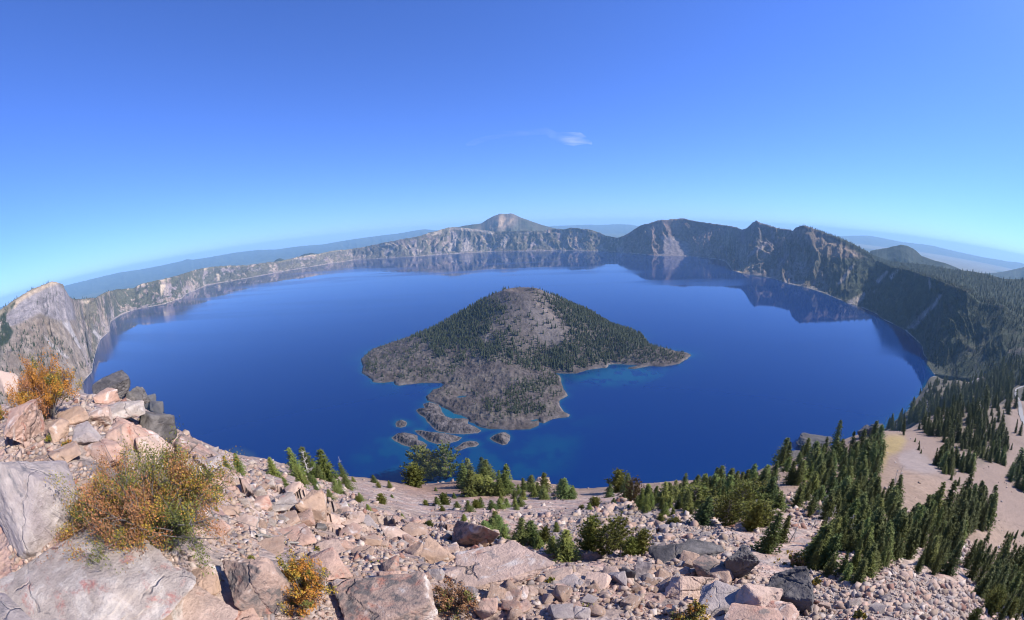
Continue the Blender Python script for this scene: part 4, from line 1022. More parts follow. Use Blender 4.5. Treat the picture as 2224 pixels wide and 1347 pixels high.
# ---------------------------------------------------------------- dead trees
def snag_meshes(seed, nb):
    rg = np.random.default_rng(seed); T = Acc(); B = T
    hs = np.linspace(-0.05, 1, 8)
    ax = [np.array([0.03*math.sin(3*h + seed), 0.03*math.cos(2.4*h + seed), h]) for h in hs]
    V, F = tube(ax, [0.022*(1 - 0.85*max(0, h)) for h in hs], 6); T.add(V, F)
    for i in range(nb):
        h = rg.uniform(0.2, 0.95); a = rg.uniform(0, 6.28); L = rg.uniform(0.08, 0.30)*(1.1 - h)
        o = np.array([0.03*math.sin(3*h + seed), 0.03*math.cos(2.4*h + seed), h]); d = np.array([math.cos(a), math.sin(a), rg.uniform(-0.1, 0.7)])
        e_ = o + d*L + rg.normal(0, 0.03, 3)
        V, F = tube([o, o + d*L*0.5 + rg.normal(0, 0.015, 3), e_], [0.009, 0.006, 0.002], 4); B.add(V, F)
        for j in range(2):
            q = o + d*L*rg.uniform(0.4, 0.9); f = q + (d + rg.normal(0, 0.6, 3))*L*0.4
            V, F = tube([q, f], [0.005, 0.0015], 3); B.add(V, F)
    return T.mesh('trunk', M_DEAD, True), None
SN = [snag_meshes(5 + i, n) for i, n in enumerate((14, 34, 8, 22))]
SNAGS = [(676,1040,64,1,'bare white snag poking up inside the slope-edge fir group'), (738,1008,16,1,'short grey snag leaning at the slope edge above the lake'), (1563,1052,46,3,'tall silvery dead tree in the back row of the long grove'),
 (1545,1060,24,2,'thin bare snag left of the tall silvery one'), (1714,1180,60,0,'thin bare snag on the open ground by the grove gap'), (1724,1176,40,2,'slanting grey snag beside the thin bare one'), (1764,1150,46,1,'much-branched white snag in the deep grove gap'),
 (1803,1135,42,2,'straight white pole of a dead tree in the thick stand'), (1838,1175,58,1,'twisted white dead tree, biggest and most branched of all'), (1876,1175,48,3,'white dead tree tangled right of the twisted one'), (1856,1170,44,0,'slim dead tree between the twisted and the tangled ones'),
 (1948,1052,46,0,'bare grey top-killed tree at the hollow edge'), (1942,1054,40,1,'grey snag pair-mate leaning at the hollow edge'), (1921,918,20,0,'lone bare snag on the bluff against the water'), (2160,1345,34,1,'white dead tree in the lower right corner wood'),
 (1690,1060,30,3,'pale dead tree near the reddish one below the bluff'), (1634,1125,42,1,'pale leafless tree between two grove firs'), (1905,1160,40,2,'thin white dead stem beside the stony rise'), (2008,905,30,0,'bare grey trunk inside the belt beyond the sandy slope')]
for x_, y_, h_, v_, lab in SNAGS:
    P_ = ground_hit(x_, y_)
    if P_ is None: continue
    t = thing('dead_tree', lab, 'dead tree', P_)
    hh = tree_height(P_, h_); t.scale = (hh, hh, hh); t.rotation_euler = (float(RNG.normal(0, 0.09)), float(RNG.normal(0, 0.09)), float(RNG.uniform(0, 6)))
    link('trunk', SN[v_][0], t)
# ---------------------------------------------------------------- far-off woods
M_WOOD = leaf_mat('far_wood', (0.024, 0.040, 0.018), (0.050, 0.066, 0.028), (0.035, 0.05, 0.02))
M_WOODP = leaf_mat('island_wood', (0.024, 0.038, 0.018), (0.052, 0.066, 0.030), (0.045, 0.055, 0.028))
def wood_mesh(name, P, H, W, mat, layers=4, sides=6, seed=0):
    """many small ragged conifers as one mesh"""
    rg = np.random.default_rng(seed); n = len(P)
    V = []; F = []
    per = layers*(sides + 1)
    z0 = np.linspace(0.06, 0.72, layers); z1 = np.append(z0[1:] + 0.16, 1.0); rad = np.linspace(1, 0.36, layers)
    Vt = np.zeros((n, per, 3)); k = 0; f = []
    for L in range(layers):
        Vt[:, k, 2] = z1[L]*H; apex = k; k += 1
        Vt[:, apex, :2] += rg.normal(0, 0.03, (n, 2))*H[:, None]
        ph = rg.uniform(0, 6.28, n)
        for s in range(sides):
            a = ph + 2*math.pi*s/sides; rr = rad[L]*W*rg.uniform(0.55, 1.3, n)
            Vt[:, k, 0] = rr*np.cos(a); Vt[:, k, 1] = rr*np.sin(a); Vt[:, k, 2] = (z0[L] + rg.uniform(-0.06, 0.06, n))*H
            f.append([apex, apex + 1 + s, apex + 1 + (s + 1) % sides]); k += 1
    Vt += np.asarray(P)[:, None, :]
    F = (np.array(f)[None] + (np.arange(n)*per)[:, None, None]).reshape(-1, 3)
    return new_mesh(name, Vt.reshape(-1, 3), F, mat, False)
def island_wood():
    n = 170000
    x = RNG.uniform(-800, 860, n); y = RNG.uniform(1040, 2600, n)
    h, sd, R = island_h(x, y)
    P = np.stack([x, y, LAKE + h], 1); px, py = topix(P)
    d = np.where(sd > 8, 0.05, 0.0)
    n1 = fbm2(x/55, y/55, 120, 4); n2 = fbm2(x/140, y/140, 121, 3)
    flank = sstep(560, 470, R)*sstep(105, 190, R)
    d += flank*0.30*sstep(0.36, 0.52, n1)
    scree = softpoly(px, py, [(1085,690),(1105,650),(1130,638),(1175,655),(1212,690),(1230,722),(1215,748),(1185,752),(1150,733),(1115,718)], 9)
    d *= 1 - 0.84*scree
    d *= np.where(R < 88, 0.3, 1)
    right = softpoly(px, py, [(1185,648),(1240,655),(1310,680),(1408,708),(1410,750),(1480,770),(1490,782),(1400,785),(1330,780),(1260,795),(1200,800),(1190,770),(1240,740),(1240,715)], 10)
    d += right*0.65
    left = softpoly(px, py, [(1060,655),(1085,660),(1070,690),(1060,730),(1030,755),(960,745),(920,735),(990,690)], 8); d += left*0.5
    mid = softpoly(px, py, [(1030,740),(1110,750),(1210,760),(1250,790),(1190,805),(1120,790),(1050,780)], 8); d += mid*0.5
    low = softpoly(px, py, [(1130,830),(1220,810),(1230,850),(1200,870),(1180,895),(1120,905),(1060,895),(1050,870),(1100,850)], 9); d += low*0.75*sstep(0.35, 0.5, n1)
    lw = softpoly(px, py, [(790,790),(860,765),(960,745),(1030,770),(990,810),(880,820),(810,820)], 8); d += lw*0.42*sstep(0.42, 0.55, n1)
    bare = softpoly(px, py, [(1010,790),(1050,785),(1120,790),(1130,815),(1090,840),(1040,840),(1000,820)], 8); d *= 1 - 0.85*bare
    d *= np.where(sd > 7, 1, 0)
    k = RNG.random(n) < d*0.42
    P = P[k]; m = len(P); H = RNG.uniform(12, 26, m)*(0.6 + 0.4*RNG.random(m))*np.where(R[k] > 560, 0.7, 1); W = H*RNG.uniform(0.17, 0.25, m)
    P[:, 2] -= 0.5
    print('island trees', m)
    me = wood_mesh('island_wood', P, H, W, M_WOODP, 3, 5, 5)
    link('island_forest', me, kind='stuff', label='sparse conifer forest covering the flanks and lava of the island', category='forest')
island_wood()
def wall_wood():
    nr, nc = CAL_P.shape[:2]
    n = 260000
    i = RNG.uniform(0, nr - 1.01, n); j = RNG.uniform(0, nc - 1.01, n)
    ii, jj = i.astype(int), j.astype(int); ti, tj = (i - ii)[:, None], (j - jj)[:, None]
    P = (CAL_P[ii, jj]*(1-ti) + CAL_P[ii+1, jj]*ti)*(1-tj) + (CAL_P[ii, jj+1]*(1-ti) + CAL_P[ii+1, jj+1]*ti)*tj
    u = CAL_U[ii, jj] + (CAL_U[ii+1, jj] - CAL_U[ii, jj])*ti[:, 0]; az = CAL_AZ[ii, jj]
    D = np.linalg.norm(P, axis=1)
    dcol = (0.085*math.pi/180*D)*np.abs(np.linalg.norm(CAL_P[ii+1, jj] - CAL_P[ii, jj], axis=1))     # area of the cell
    px, py = topix(P)
    nn = fbm2(px/30, py/24, 140, 4); n2 = fbm2(px/9, py/7, 141, 3)
    a_right = sstep(38, 50, az)
    dens = np.where(u < 1, 0, 0.0)
    dens = np.where((u > 0.03) & (u < 1), a_right*(0.0009 + 0.0022*sstep(0.38, 0.55, nn)) + (1 - a_right)*0.00018*sstep(0.50, 0.6, nn)*np.where((az > -62), 1, 1.6), dens)
    dens = np.where((u >= 1) & (u < 2), np.where(az > 40, 0.0020, 0.0005), dens)
    dens = np.where((u >= 0.93) & (u < 1.1) & (az > 28), dens*1.3, dens)
    for q in ([(1840,655),(1868,640),(1883,630),(1876,648),(1860,664)], [(1968,712),(2030,655),(2040,640),(2046,640),(2036,660),(1985,715)], [(1900,610),(1926,588),(1930,590),(1908,618)]):
        dens = dens*(1 - softpoly(px, py, q, 2))
    dens = dens*(1 - 0.9*softpoly(px, py, [(1735,500),(1770,503),(1850,540),(1870,560),(1800,560),(1765,545)], 4))
    dens = dens + 0.0035*softpoly(px, py, [(-60,720),(0,690),(20,668),(34,652),(30,665),(12,690),(18,705),(30,720),(18,745),(-10,760)], 3)*sstep(0.38, 0.5, nn)
    dens = dens + 0.0016*softpoly(px, py, [(0,790),(20,712),(85,690),(130,705),(215,735),(205,810),(150,900),(0,900)], 5)*sstep(0.42, 0.55, nn)
    dens = np.where(D > 6500, 0, dens)
    k = RNG.random(n) < dens*dcol*0.62
    P = P[k]; m = len(P); print('wall trees', m)
    H = RNG.uniform(16, 32, m)*(0.6 + 0.4*RNG.random(m)); W = H*RNG.uniform(0.17, 0.24, m); P[:, 2] -= 1
    me = wood_mesh('rim_wood', P, H, W, M_WOOD, 3, 5, 6)
    link('rim_forest', me, kind='stuff', label='dark conifer forest clothing the steep caldera wall and the rim', category='forest')
wall_wood()
# ================================================================ ROCKS
def rock_mat(name, base, alt, stain, stain_lo, lichen, lich_lo, light=(0.58,0.52,0.46), light_lo=0.62, sc=1.0, speck=0.5, cracks=0.7):
    M = Mat(name); stain_lo -= 0.06; lich_lo += 0.07; light_lo -= 0.05
    rnd = M.n('ShaderNodeObjectInfo').outputs['Random']
    off = M.n('ShaderNodeVectorMath', operation='ADD'); M.t.links.new(M.coord(), off.inputs[0])
    sep = M.n('ShaderNodeCombineXYZ', X=M.math('MULTIPLY', rnd, 37.0), Y=M.math('MULTIPLY', rnd, 91.0)); M.t.links.new(sep.outputs[0], off.inputs[1])
    v = off.outputs[0]
    n1 = M.noise(1.6*sc, 6, 0.6, v, 0.4); n2 = M.noise(7*sc, 6, 0.65, v); n3 = M.noise(28*sc, 4, 0.65, v); n4 = M.noise(2.3*sc, 5, 0.6, M.n('ShaderNodeMapping', Vector=v, Location=(9, 4, 2)).outputs[0], 0.8)
    n5 = M.noise(3.1*sc, 6, 0.7, M.n('ShaderNodeMapping', Vector=v, Location=(-7, 3, 5)).outputs[0], 0.3)
    c = M.mixc(M.ramp(n1, 0.36, 0.62), base, alt)
    c = M.mixc(M.math('MULTIPLY', M.ramp(n4, light_lo, light_lo + 0.12), 0.8), c, light)
    c = M.mixc(M.math('MULTIPLY', M.ramp(n5, stain_lo, stain_lo + 0.14), 0.75), c, stain)
    lf = M.math('MULTIPLY', M.ramp(n4, lich_lo, lich_lo - 0.12), M.ramp(n2, 0.40, 0.56))
    c = M.mixc(M.math('MULTIPLY', lf, 0.9), c, lichen)
    c = M.mixc(M.math('MULTIPLY', M.ramp(n3, 0.62, 0.72), speck), c, (0.10, 0.09, 0.085))
    f = M.ramp(n2, 0.25, 0.75, 0.80, 1.16)
    c = M.mixc(1.0, c, M.n('ShaderNodeCombineColor', Red=f, Green=f, Blue=f).outputs[0], 'MULTIPLY')
    wv = M.n('ShaderNodeVectorMath', operation='ADD'); M.t.links.new(v, wv.inputs[0])
    nz = M.n('ShaderNodeTexNoise', Scale=2.2*sc, Detail=5); M.t.links.new(v, nz.inputs['Vector']); sv = M.n('ShaderNodeVectorMath', operation='SCALE'); M.t.links.new(nz.outputs['Color'], sv.inputs[0]); sv.inputs['Scale'].default_value = 0.55
    M.t.links.new(sv.outputs[0], wv.inputs[1])
    vd = M.voro(0.9*sc, 'DISTANCE_TO_EDGE', wv.outputs[0])
    ck = M.ramp(vd, 0.0, 0.022, 1.0, 0.0)
    ck = M.math('MULTIPLY', ck, M.ramp(n1, 0.42, 0.58))
    M.base(M.mixc(M.math('MULTIPLY', ck, cracks), c, (0.07, 0.058, 0.05)))
    h = M.math('SUBTRACT', M.math('ADD', M.math('MULTIPLY', n2, 0.9), M.math('MULTIPLY', n3, 0.35)), M.math('MULTIPLY', ck, 0.8))
    M.bump(h, 0.7, 0.045/sc)
    return M.m
R_PINK = rock_mat('pink_rock', (0.448,0.284,0.211), (0.377,0.256,0.200), (0.358,0.138,0.091), 0.60, (0.143,0.124,0.110), 0.36)
R_TAN = rock_mat('tan_rock', (0.403,0.272,0.192), (0.345,0.239,0.178), (0.322,0.166,0.098), 0.64, (0.153,0.129,0.115), 0.33)
R_GREY = rock_mat('lavender_grey_rock', (0.290,0.239,0.224), (0.349,0.292,0.261), (0.260,0.178,0.121), 0.66, (0.133,0.124,0.125), 0.36, (0.398,0.340,0.303), 0.60, cracks=0.1)
R_WHITE = rock_mat('white_crusted_rock', (0.398,0.327,0.272), (0.328,0.271,0.227), (0.346,0.121,0.095), 0.60, (0.193,0.166,0.140), 0.36, (0.467,0.401,0.343), 0.54, cracks=0.15)
R_DARK = rock_mat('dark_lichened_rock', (0.087,0.079,0.077), (0.138,0.124,0.115), (0.173,0.119,0.091), 0.66, (0.051,0.048,0.046), 0.42, (0.201,0.180,0.163), 0.60)
R_MOTTLE = rock_mat('half_lichened_rock', (0.385,0.264,0.203), (0.304,0.219,0.174), (0.358,0.149,0.102), 0.585, (0.097,0.089,0.084), 0.50)
R_PALE = rock_mat('pale_slab_rock', (0.484,0.345,0.269), (0.421,0.303,0.236), (0.403,0.219,0.156), 0.63, (0.193,0.170,0.157), 0.31)
R_RED = rock_mat('red_rock', (0.232,0.097,0.069), (0.293,0.150,0.112), (0.193,0.077,0.058), 0.6, (0.122,0.079,0.067), 0.33)
_ico = {}
def ico(level):
    if level not in _ico:
        b = bmesh.new(); bmesh.ops.create_icosphere(b, subdivisions=level, radius=1.0)
        b.verts.ensure_lookup_table()
        V = np.array([v.co[:] for v in b.verts]); F = np.array([[v.index for v in f.verts] for f in b.faces]); b.free()
        _ico[level] = (V/np.linalg.norm(V, axis=1, keepdims=True), F)
    return _ico[level]
def rock_shape(seed, level=4, ncut=4, box=0.72, sharp=26, rough=0.05, crack=0.0):
    """angular rock: convex hull of scattered points, its faces divided and roughened"""
    rg = np.random.default_rng(seed)
    npt = ncut + 5; pts = []
    if ncut < 0:                                       # split slab: a jittered block
        npt = 0
        for q in itertools.product((-1, 1), (-1, 1), (-1, 1)):
            pts.append(np.array(q)*rg.uniform(0.55, 1.0, 3) + rg.normal(0, 0.12, 3))
        for q in range(int(rg.integers(0, 3))): pts.append(rg.normal(0, 0.75, 3))
    for i in range(npt):
        t = (i + 0.5)/npt; ph = i*2.39996 + seed
        v = np.array([math.sqrt(1 - (2*t - 1)**2)*math.cos(ph), math.sqrt(1 - (2*t - 1)**2)*math.sin(ph), 2*t - 1]) + rg.normal(0, 0.30, 3)
        v = np.sign(v)*np.abs(v)**box
        pts.append(v/np.abs(v).max()**0.6*rg.uniform(0.78, 1.0))
    b = bmesh.new()
    for p in pts: b.verts.new(p)
    r = bmesh.ops.convex_hull(b, input=b.verts[:])
    junk = [g for g in r['geom_interior'] + r['geom_unused'] if isinstance(g, bmesh.types.BMVert)]
    if junk: bmesh.ops.delete(b, geom=list(set(junk)), context='VERTS')
    bmesh.ops.triangulate(b, faces=b.faces[:])
    if level >= 3: bmesh.ops.bevel(b, geom=b.edges[:] + b.verts[:], offset=0.035, segments=1, profile=0.6, affect='EDGES'); bmesh.ops.triangulate(b, faces=b.faces[:])
    target = {1: 0, 2: 0, 3: 300, 4: 2500, 5: 9000, 6: 26000}[level]
    lim = {3: 0.6, 4: 0.2, 5: 0.1, 6: 0.055}.get(level, 9)
    for k in range(7):
        if len(b.faces) >= target: break
        ed = [e for e in b.edges if e.calc_length() > lim]
        if not ed: break
        bmesh.ops.subdivide_edges(b, edges=ed, cuts=1, use_grid_fill=True); bmesh.ops.triangulate(b, faces=b.faces[:])
    bmesh.ops.recalc_face_normals(b, faces=b.faces[:])
    b.verts.ensure_lookup_table(); b.normal_update()
    P = np.array([v.co[:] for v in b.verts]); N = np.array([v.normal[:] for v in b.verts]); F = np.array([[v.index for v in f.verts] for f in b.faces]); b.free()
    if level >= 3:
        n = (fbm3(P*1.6 + seed*3.7, seed, 3, 0.5) - 0.5)*1.6
        if level >= 4: n = n + 0.8*(0.3 - np.abs(fbm3(P*4.5 + seed, seed + 5, 4, 0.6) - 0.5)*2)
        if level >= 5: n = n + 0.5*(fbm3(P*13, seed + 9, 4, 0.6) - 0.5)
        P = P + N*(rough*1.5*n)[:, None]
        st = rg.normal(size=3); st /= np.linalg.norm(st)
        if level >= 5:                                                   # layered ledges
            q = P@st*7 + 1.5*fbm3(P*1.7, seed + 30, 3)
            P = P + N*(rough*0.35*np.abs((q % 1) - 0.5)*(fbm3(P*2.1, seed + 31, 2) > 0.5))[:, None]
    for c in range(int(crack)):
        v = rg.normal(size=3); v[2] *= 0.5; v /= np.linalg.norm(v)
        d = P@v - rg.uniform(-0.3, 0.3) + 0.16*(fbm3(P*2.5, seed + 20 + c, 4) - 0.5)
        P = P - N*(0.06*np.exp(-(d/0.022)**2) + 0.02*sstep(-0.02, 0.02, d))[:, None]
    P = P - (P.max(0) + P.min(0))/2
    return P/np.abs(P).max(0), F
def rot_z(P, a):
    c, s = math.cos(a), math.sin(a)
    return np.stack([c*P[:, 0] - s*P[:, 1], s*P[:, 0] + c*P[:, 1], P[:, 2]], 1)
def place_rock(px, py, hw, hh, mat, label, seed, group=None, level=4, flat=0.9, deep=0.9, yaw=0.0, tilt=0.0, lean=0.0, rough=0.05, sharp=44, box=0.72, crack=0, ncut=4, name='boulder', cat='boulder', d=None, smooth=True):
    """a boulder whose outline in the photograph is about hw x hh (half sizes) round px, py"""
    P = ground_hit(px, min(py + hh*0.45, 1500)) if d is None else None
    a, e = pix(px, py); a, e = float(a), float(e)
    dirv = np.array([math.sin(a)*math.cos(e), math.cos(a)*math.cos(e), math.sin(e)])
    if P is None:
        if d is None: return None
        dist = d
    else: dist = P.length*1.0
    c = dirv*dist
    q = topix(np.stack([c, c + np.array([math.cos(a), -math.sin(a), 0])*dist*0.01]))
    sx = hw/(math.hypot(q[0][1]-q[0][0], q[1][1]-q[1][0])/(dist*0.01))
    q = topix(np.stack([c, c + np.array([0, 0, 1])*dist*0.01])); pz = math.hypot(q[0][1]-q[0][0], q[1][1]-q[1][0])/(dist*0.01)
    g = np.array([math.sin(a), math.cos(a), 0]); q = topix(np.stack([c, c + g*dist*0.01])); pg = math.hypot(q[0][1]-q[0][0], q[1][1]-q[1][0])/(dist*0.01)
    sy = sx*deep
    # vertical half-size so that the outline is hh high
    sz = max(hh/math.hypot(pz, pg*deep*sx/max(1e-6, flat*sx) if False else 0.0) if pz > 1e-6 else sx, 0.0)
    sz = math.sqrt(max((hh*hh - (pg*sy*0.85)**2), (0.35*hh)**2))/pz*flat
    V, F = rock_shape(seed, level, ncut, box, sharp, rough, crack)
    V = V*np.array([sx, sy, sz])
    if tilt or lean:
        R = np.array(Matrix.Rotation(tilt, 3, 'X') @ Matrix.Rotation(lean, 3, 'Y')); V = V@R.T
    V = rot_z(V, -a + yaw)
    me = new_mesh(name, V, F, mat, smooth)
    if smooth: me.set_sharp_from_angle(angle=math.radians(32))
    return link(name, me, None, tuple(c), label=label, category=cat, **({'group': group} if group else {}))
R_ = math.radians
BOULDERS = [
 # px, py, hw, hh, material, label, options
 (76,1086,100,118,R_GREY,'huge smooth lavender-grey boulder with yellow lichen dots, left of the orange-green shrub', dict(level=6, deep=0.75, flat=0.95, sharp=30, rough=0.035, box=0.8, ncut=6, tilt=R_(-10))),
 (165,1300,195,105,R_WHITE,'huge white-crusted boulder with a red streak, below the lavender boulder', dict(level=6, deep=0.8, rough=0.05, box=0.8, ncut=6, sharp=16)),
 (275,1262,75,62,R_PINK,'rounded pink-lilac boulder with a red patch, against the white-crusted one', dict(level=5, rough=0.03, sharp=14)),
 (40,1330,80,62,R_GREY,'lavender-grey slanted slab in the lower left corner', dict(level=5, lean=R_(25), flat=0.7)),
 (400,1338,95,42,R_PALE,'long cream-tan slab along the bottom edge right of the white-crusted boulder', dict(level=5, rough=0.045)),
 (512,1336,42,24,R_PINK,'orange-pink block at the bottom edge below the dead twigs', dict()),
 (572,1285,60,88,R_MOTTLE,'tall slanted pink boulder with dark lichen, left of the orange bottom shrub', dict(level=6, lean=R_(-14), deep=0.8, crack=1)),
 (450,1268,46,34,R_TAN,'brown cracked rock under the skirt of the orange-green shrub', dict(level=5, crack=2)),
 (843,1315,105,60,R_MOTTLE,'big boulder with a dark lichen cap and rusty patches, middle of the bottom edge', dict(level=6, deep=0.8, crack=1, rough=0.055, ncut=-1)),
 (695,1232,56,36,R_PINK,'broad pink slab lying flat above the orange bottom shrub', dict(level=5, flat=0.6)),
 (847,1258,30,18,R_PINK,'orange-pink wedge rock above the dark-capped boulder', dict(level=5)),
 (932,1208,54,33,R_TAN,'big tan wedge slab left of the long pale slab', dict(level=5, deep=0.85, crack=1)),
 (1095,1232,108,50,R_PALE,'long smooth pale slab, the largest in the middle of the slope', dict(level=6, flat=0.75, deep=0.75, rough=0.045, ncut=-1, crack=1)),
 (1030,1160,54,42,R_MOTTLE,'triangular grey boulder pointing up in front of the firs', dict(level=5, deep=0.7, ncut=1, rough=0.06)),
 (681,1104,36,37,R_TAN,'tall tan boulder standing alone above the talus', dict(level=5, deep=0.8)),
 (738,1108,23,12,R_MOTTLE,'flat dark-spotted rock right of the tall tan boulder', dict()),
 (698,1145,12,12,R_DARK,'small dark shattered stump of rock below the tall tan boulder', dict()),
 (765,1128,30,11,R_PALE,'bright white strip of rock right of the tall tan boulder', dict()),
 (1031,1190,10,8,R_RED,'small brick-red block on the pale slab behind', dict()),
 (1050,1178,14,16,R_TAN,'brown upright block at the foot of the triangular boulder', dict()),
 (805,1172,24,21,R_TAN,'brown tilted slab, leftmost of the leaning slabs mid-slope', dict(lean=R_(25), flat=0.6)),
 (862,1160,34,20,R_PALE,'long pale leaning slab at the top of the mid-slope slabs', dict(lean=R_(20), flat=0.6)),
 (762,1155,28,15,R_PINK,'pinkish plate with a dark shadowed underside, mid-slope', dict(flat=0.6)),
 (788,1198,26,9,R_TAN,'thin lying plate below the leaning brown slab', dict(flat=0.5)),
 (850,1232,26,16,R_MOTTLE,'dark overhanging shard left of the big tan wedge', dict(lean=R_(-20))),
 (948,1250,20,13,R_GREY,'rough grey block just under the big tan wedge', dict()),
 (990,1252,34,20,R_PALE,'tilted pinkish plate below the long pale slab', dict(flat=0.6)),
 (1018,1290,22,17,R_GREY,'streaky grey rock above the sparse twiggy shrub', dict()),
 (1056,1326,28,22,R_PINK,'pink block right of the sparse twiggy shrub', dict()),
 (1110,1290,40,18,R_PALE,'low pinkish slab under the long pale slab', dict(flat=0.6)),
 (1132,1318,24,14,R_PINK,'salmon-pink flat rock in the bottom rubble', dict(flat=0.6)),
 # dark outcrop at the right
 (1443,1210,40,18,R_DARK,'left arm of the dark lichened outcrop', dict(level=5, rough=0.07, lean=R_(-18))),
 (1520,1202,52,17,R_DARK,'long dark crest of the lichened outcrop', dict(level=5, rough=0.07)),
 (1606,1235,36,50,R_DARK,'tall dark right end of the lichened outcrop with a hollow', dict(level=5, rough=0.08, deep=1.0, crack=2)),
 (1498,1212,24,14,R_TAN,'pale brown block set in the crest of the dark outcrop', dict()),
 (1552,1246,56,36,R_MOTTLE,'square block with a shaded face in the dark outcrop', dict(level=5, sharp=40, ncut=3, box=0.62, deep=0.8, lean=R_(6))),
 (1512,1290,66,42,R_PALE,'big pale fractured slab in front of the dark outcrop', dict(level=6, deep=0.85, flat=0.8, crack=3, lean=R_(12))),
 (1568,1312,58,38,R_GREY,'grey slab split from the pale fractured one', dict(level=5, crack=2, flat=0.8)),
 (1644,1305,50,42,R_PALE,'pinkish-grey boulder between the split slab and the black-sided one', dict(level=5, crack=1)),
 (1716,1295,56,58,R_DARK,'black-sided boulder next to the white scree', dict(level=6, rough=0.06, deep=0.9, crack=2)),
 (1690,1330,44,30,R_PINK,'pale pink inner face of rock below the black-sided boulder', dict(level=5)),
 (1394,1241,19,22,R_GREY,'upright grey block with a black shadow beside it, left of the dark outcrop', dict(ncut=4, box=0.64)),
 (1425,1238,15,14,R_TAN,'squarish brown block right of the upright grey one', dict(ncut=4, box=0.64)),
 (1340,1262,23,18,R_GREY,'rough grey block leftmost of the dark outcrop group', dict()),
 (1364,1250,17,18,R_DARK,'dark wedge standing in for the shadow between the grey blocks', dict()),  # dark rock added to stand for the shadow between the blocks
 (1300,1262,30,16,R_PALE,'low pale slab left of the rough grey blocks', dict(flat=0.6)),
 (1240,1262,28,13,R_GREY,'flat bluish-grey plate below the talus pines', dict(flat=0.5)),
 (1215,1250,32,12,R_PALE,'pale flat ledge right of the long pale slab', dict(flat=0.5)),
 (1447,1321,14,7,R_RED,'dark red flat stone in the lower rubble', dict(flat=0.6)),
 (1464,1324,7,11,R_WHITE,'small upright white stone next to the red flat one', dict()),
 (1262,1333,22,15,R_GREY,'grey wedge rock at the bottom edge among rubble', dict()),
 (1225,1338,26,10,R_RED,'purplish-red plate at the bottom edge', dict(flat=0.5)),
 (1636,1345,60,14,R_PINK,'pinkish slab cut by the bottom edge under the dark outcrop', dict(flat=0.7)),
 # left skyline
 (243,846,44,30,R_DARK,'jagged dark grey rock, topmost on the left skyline', dict(level=5, rough=0.08, deep=0.9, ncut=12)),
 (294,864,30,24,R_DARK,'broken dark crag stepping down from the topmost one', dict(level=5, rough=0.08)),
 (322,880,22,24,R_DARK,'pointed dark crag on the left skyline', dict(rough=0.08)),
 (342,888,16,20,R_DARK,'smallest jagged dark crag at the end of the skyline', dict(rough=0.08)),
 (340,924,44,44,R_DARK,'big rounded dark grey boulder above the lake edge', dict(level=5, rough=0.05, ncut=10)),
 (230,862,28,19,R_PINK,'pinkish rounded rock under the topmost dark crag', dict()),
 (262,892,54,26,R_WHITE,'white lichen-crusted slab right of the upper orange shrub', dict(level=5)),
 (288,948,58,46,R_PINK,'big cracked pink boulder with red streaks on its right side', dict(level=6, crack=2, deep=0.8)),
 (335,985,44,44,R_PALE,'white sloping rock face below the rounded dark boulder', dict(level=5, lean=R_(30), flat=0.8)),
 (395,972,36,28,R_MOTTLE,'dark-speckled rock on the skyline above the lake', dict(level=5)),
 (56,925,50,56,R_PINK,'pink domed boulder below the upper orange shrub', dict(level=6, crack=1, rough=0.05)),
 (126,937,29,27,R_TAN,'tan cracked boulder right of the pink domed one', dict(level=5, crack=1)),
 (186,948,33,28,R_GREY,'grey-brown wedge boulder between the two big shrubs', dict(level=5)),
 (140,985,36,18,R_TAN,'low tan rock above the lavender boulder', dict()),
 (20,845,26,50,R_PALE,'pale upright rock at the left edge behind the upper shrub', dict(level=5)),
 (425,1022,23,18,R_WHITE,'bright white squarish block on the left slope', dict(ncut=4)),
 (375,1000,17,16,R_WHITE,'white block right above the orange-green shrub', dict()),
 (440,1072,19,14,R_PINK,'pink-white rock right of the orange-green shrub', dict()),
 (466,1042,22,12,R_TAN,'tan flattish rock on the slope skyline', dict()),
 (484,1064,24,18,R_PINK,'rosy pink block mid-way up the left slope', dict()),
 (535,1063,23,13,R_WHITE,'white wedge left of the boulder field', dict()),
 (590,1055,11,10,R_WHITE,'small bright white pyramid of rock on the slope edge', dict()),
 (500,1108,22,13,R_TAN,'brownish rock below the rosy pink block', dict()),
 (222,985,52,28,R_PINK,'orange-pink broad rock half hidden behind the big shrub',dict(level=5)),
 (212,908,34,24,R_PALE,'pale rock between the upper orange shrub and the cracked pink boulder',dict(level=5)),
 (158,905,34,20,R_TAN,'tan rock just under the right skirt of the upper orange shrub',dict()),
 (370,1045,40,22,R_PALE,'long pale rock above the top of the big shrub',dict(level=5, flat=0.8)),
 (462,1012,24,16,R_GREY,'grey rock below the dark-speckled skyline rock',dict()),
 (510,1048,19,12,R_PALE,'pale blunt block left of the white wedge',dict()),
 (562,1092,26,15,R_PINK,'pink flat-topped rock below the white wedge',dict(flat=0.8)),
 (530,1138,34,18,R_PALE,'pale broad slab above the weathered log',dict(flat=0.7)),
 (478,1152,24,16,R_PINK,'pink lump of rock at the right fringe of the big shrub',dict()),
 (640,1062,22,12,R_PALE,'pale low rock on the slope edge left of the tall tan boulder',dict()),
 (618,1130,32,15,R_TAN,'tan low slab below the white bedrock patch',dict(flat=0.7)),
 (712,1192,34,14,R_PALE,'pale thin slab behind the broad pink slab',dict(flat=0.6)),
 (900,1150,26,14,R_TAN,'tan shelf of rock right of the long leaning slab',dict(flat=0.7)),
 (975,1195,24,14,R_PALE,'pale block between the tan wedge and the triangular boulder',dict()),
 (760,1260,30,16,R_TAN,'tan rock left above the dark-capped boulder',dict()),
 (610,1090,34,16,R_WHITE,'broad white patch of bedrock left of the tall tan boulder', dict(flat=0.6)),
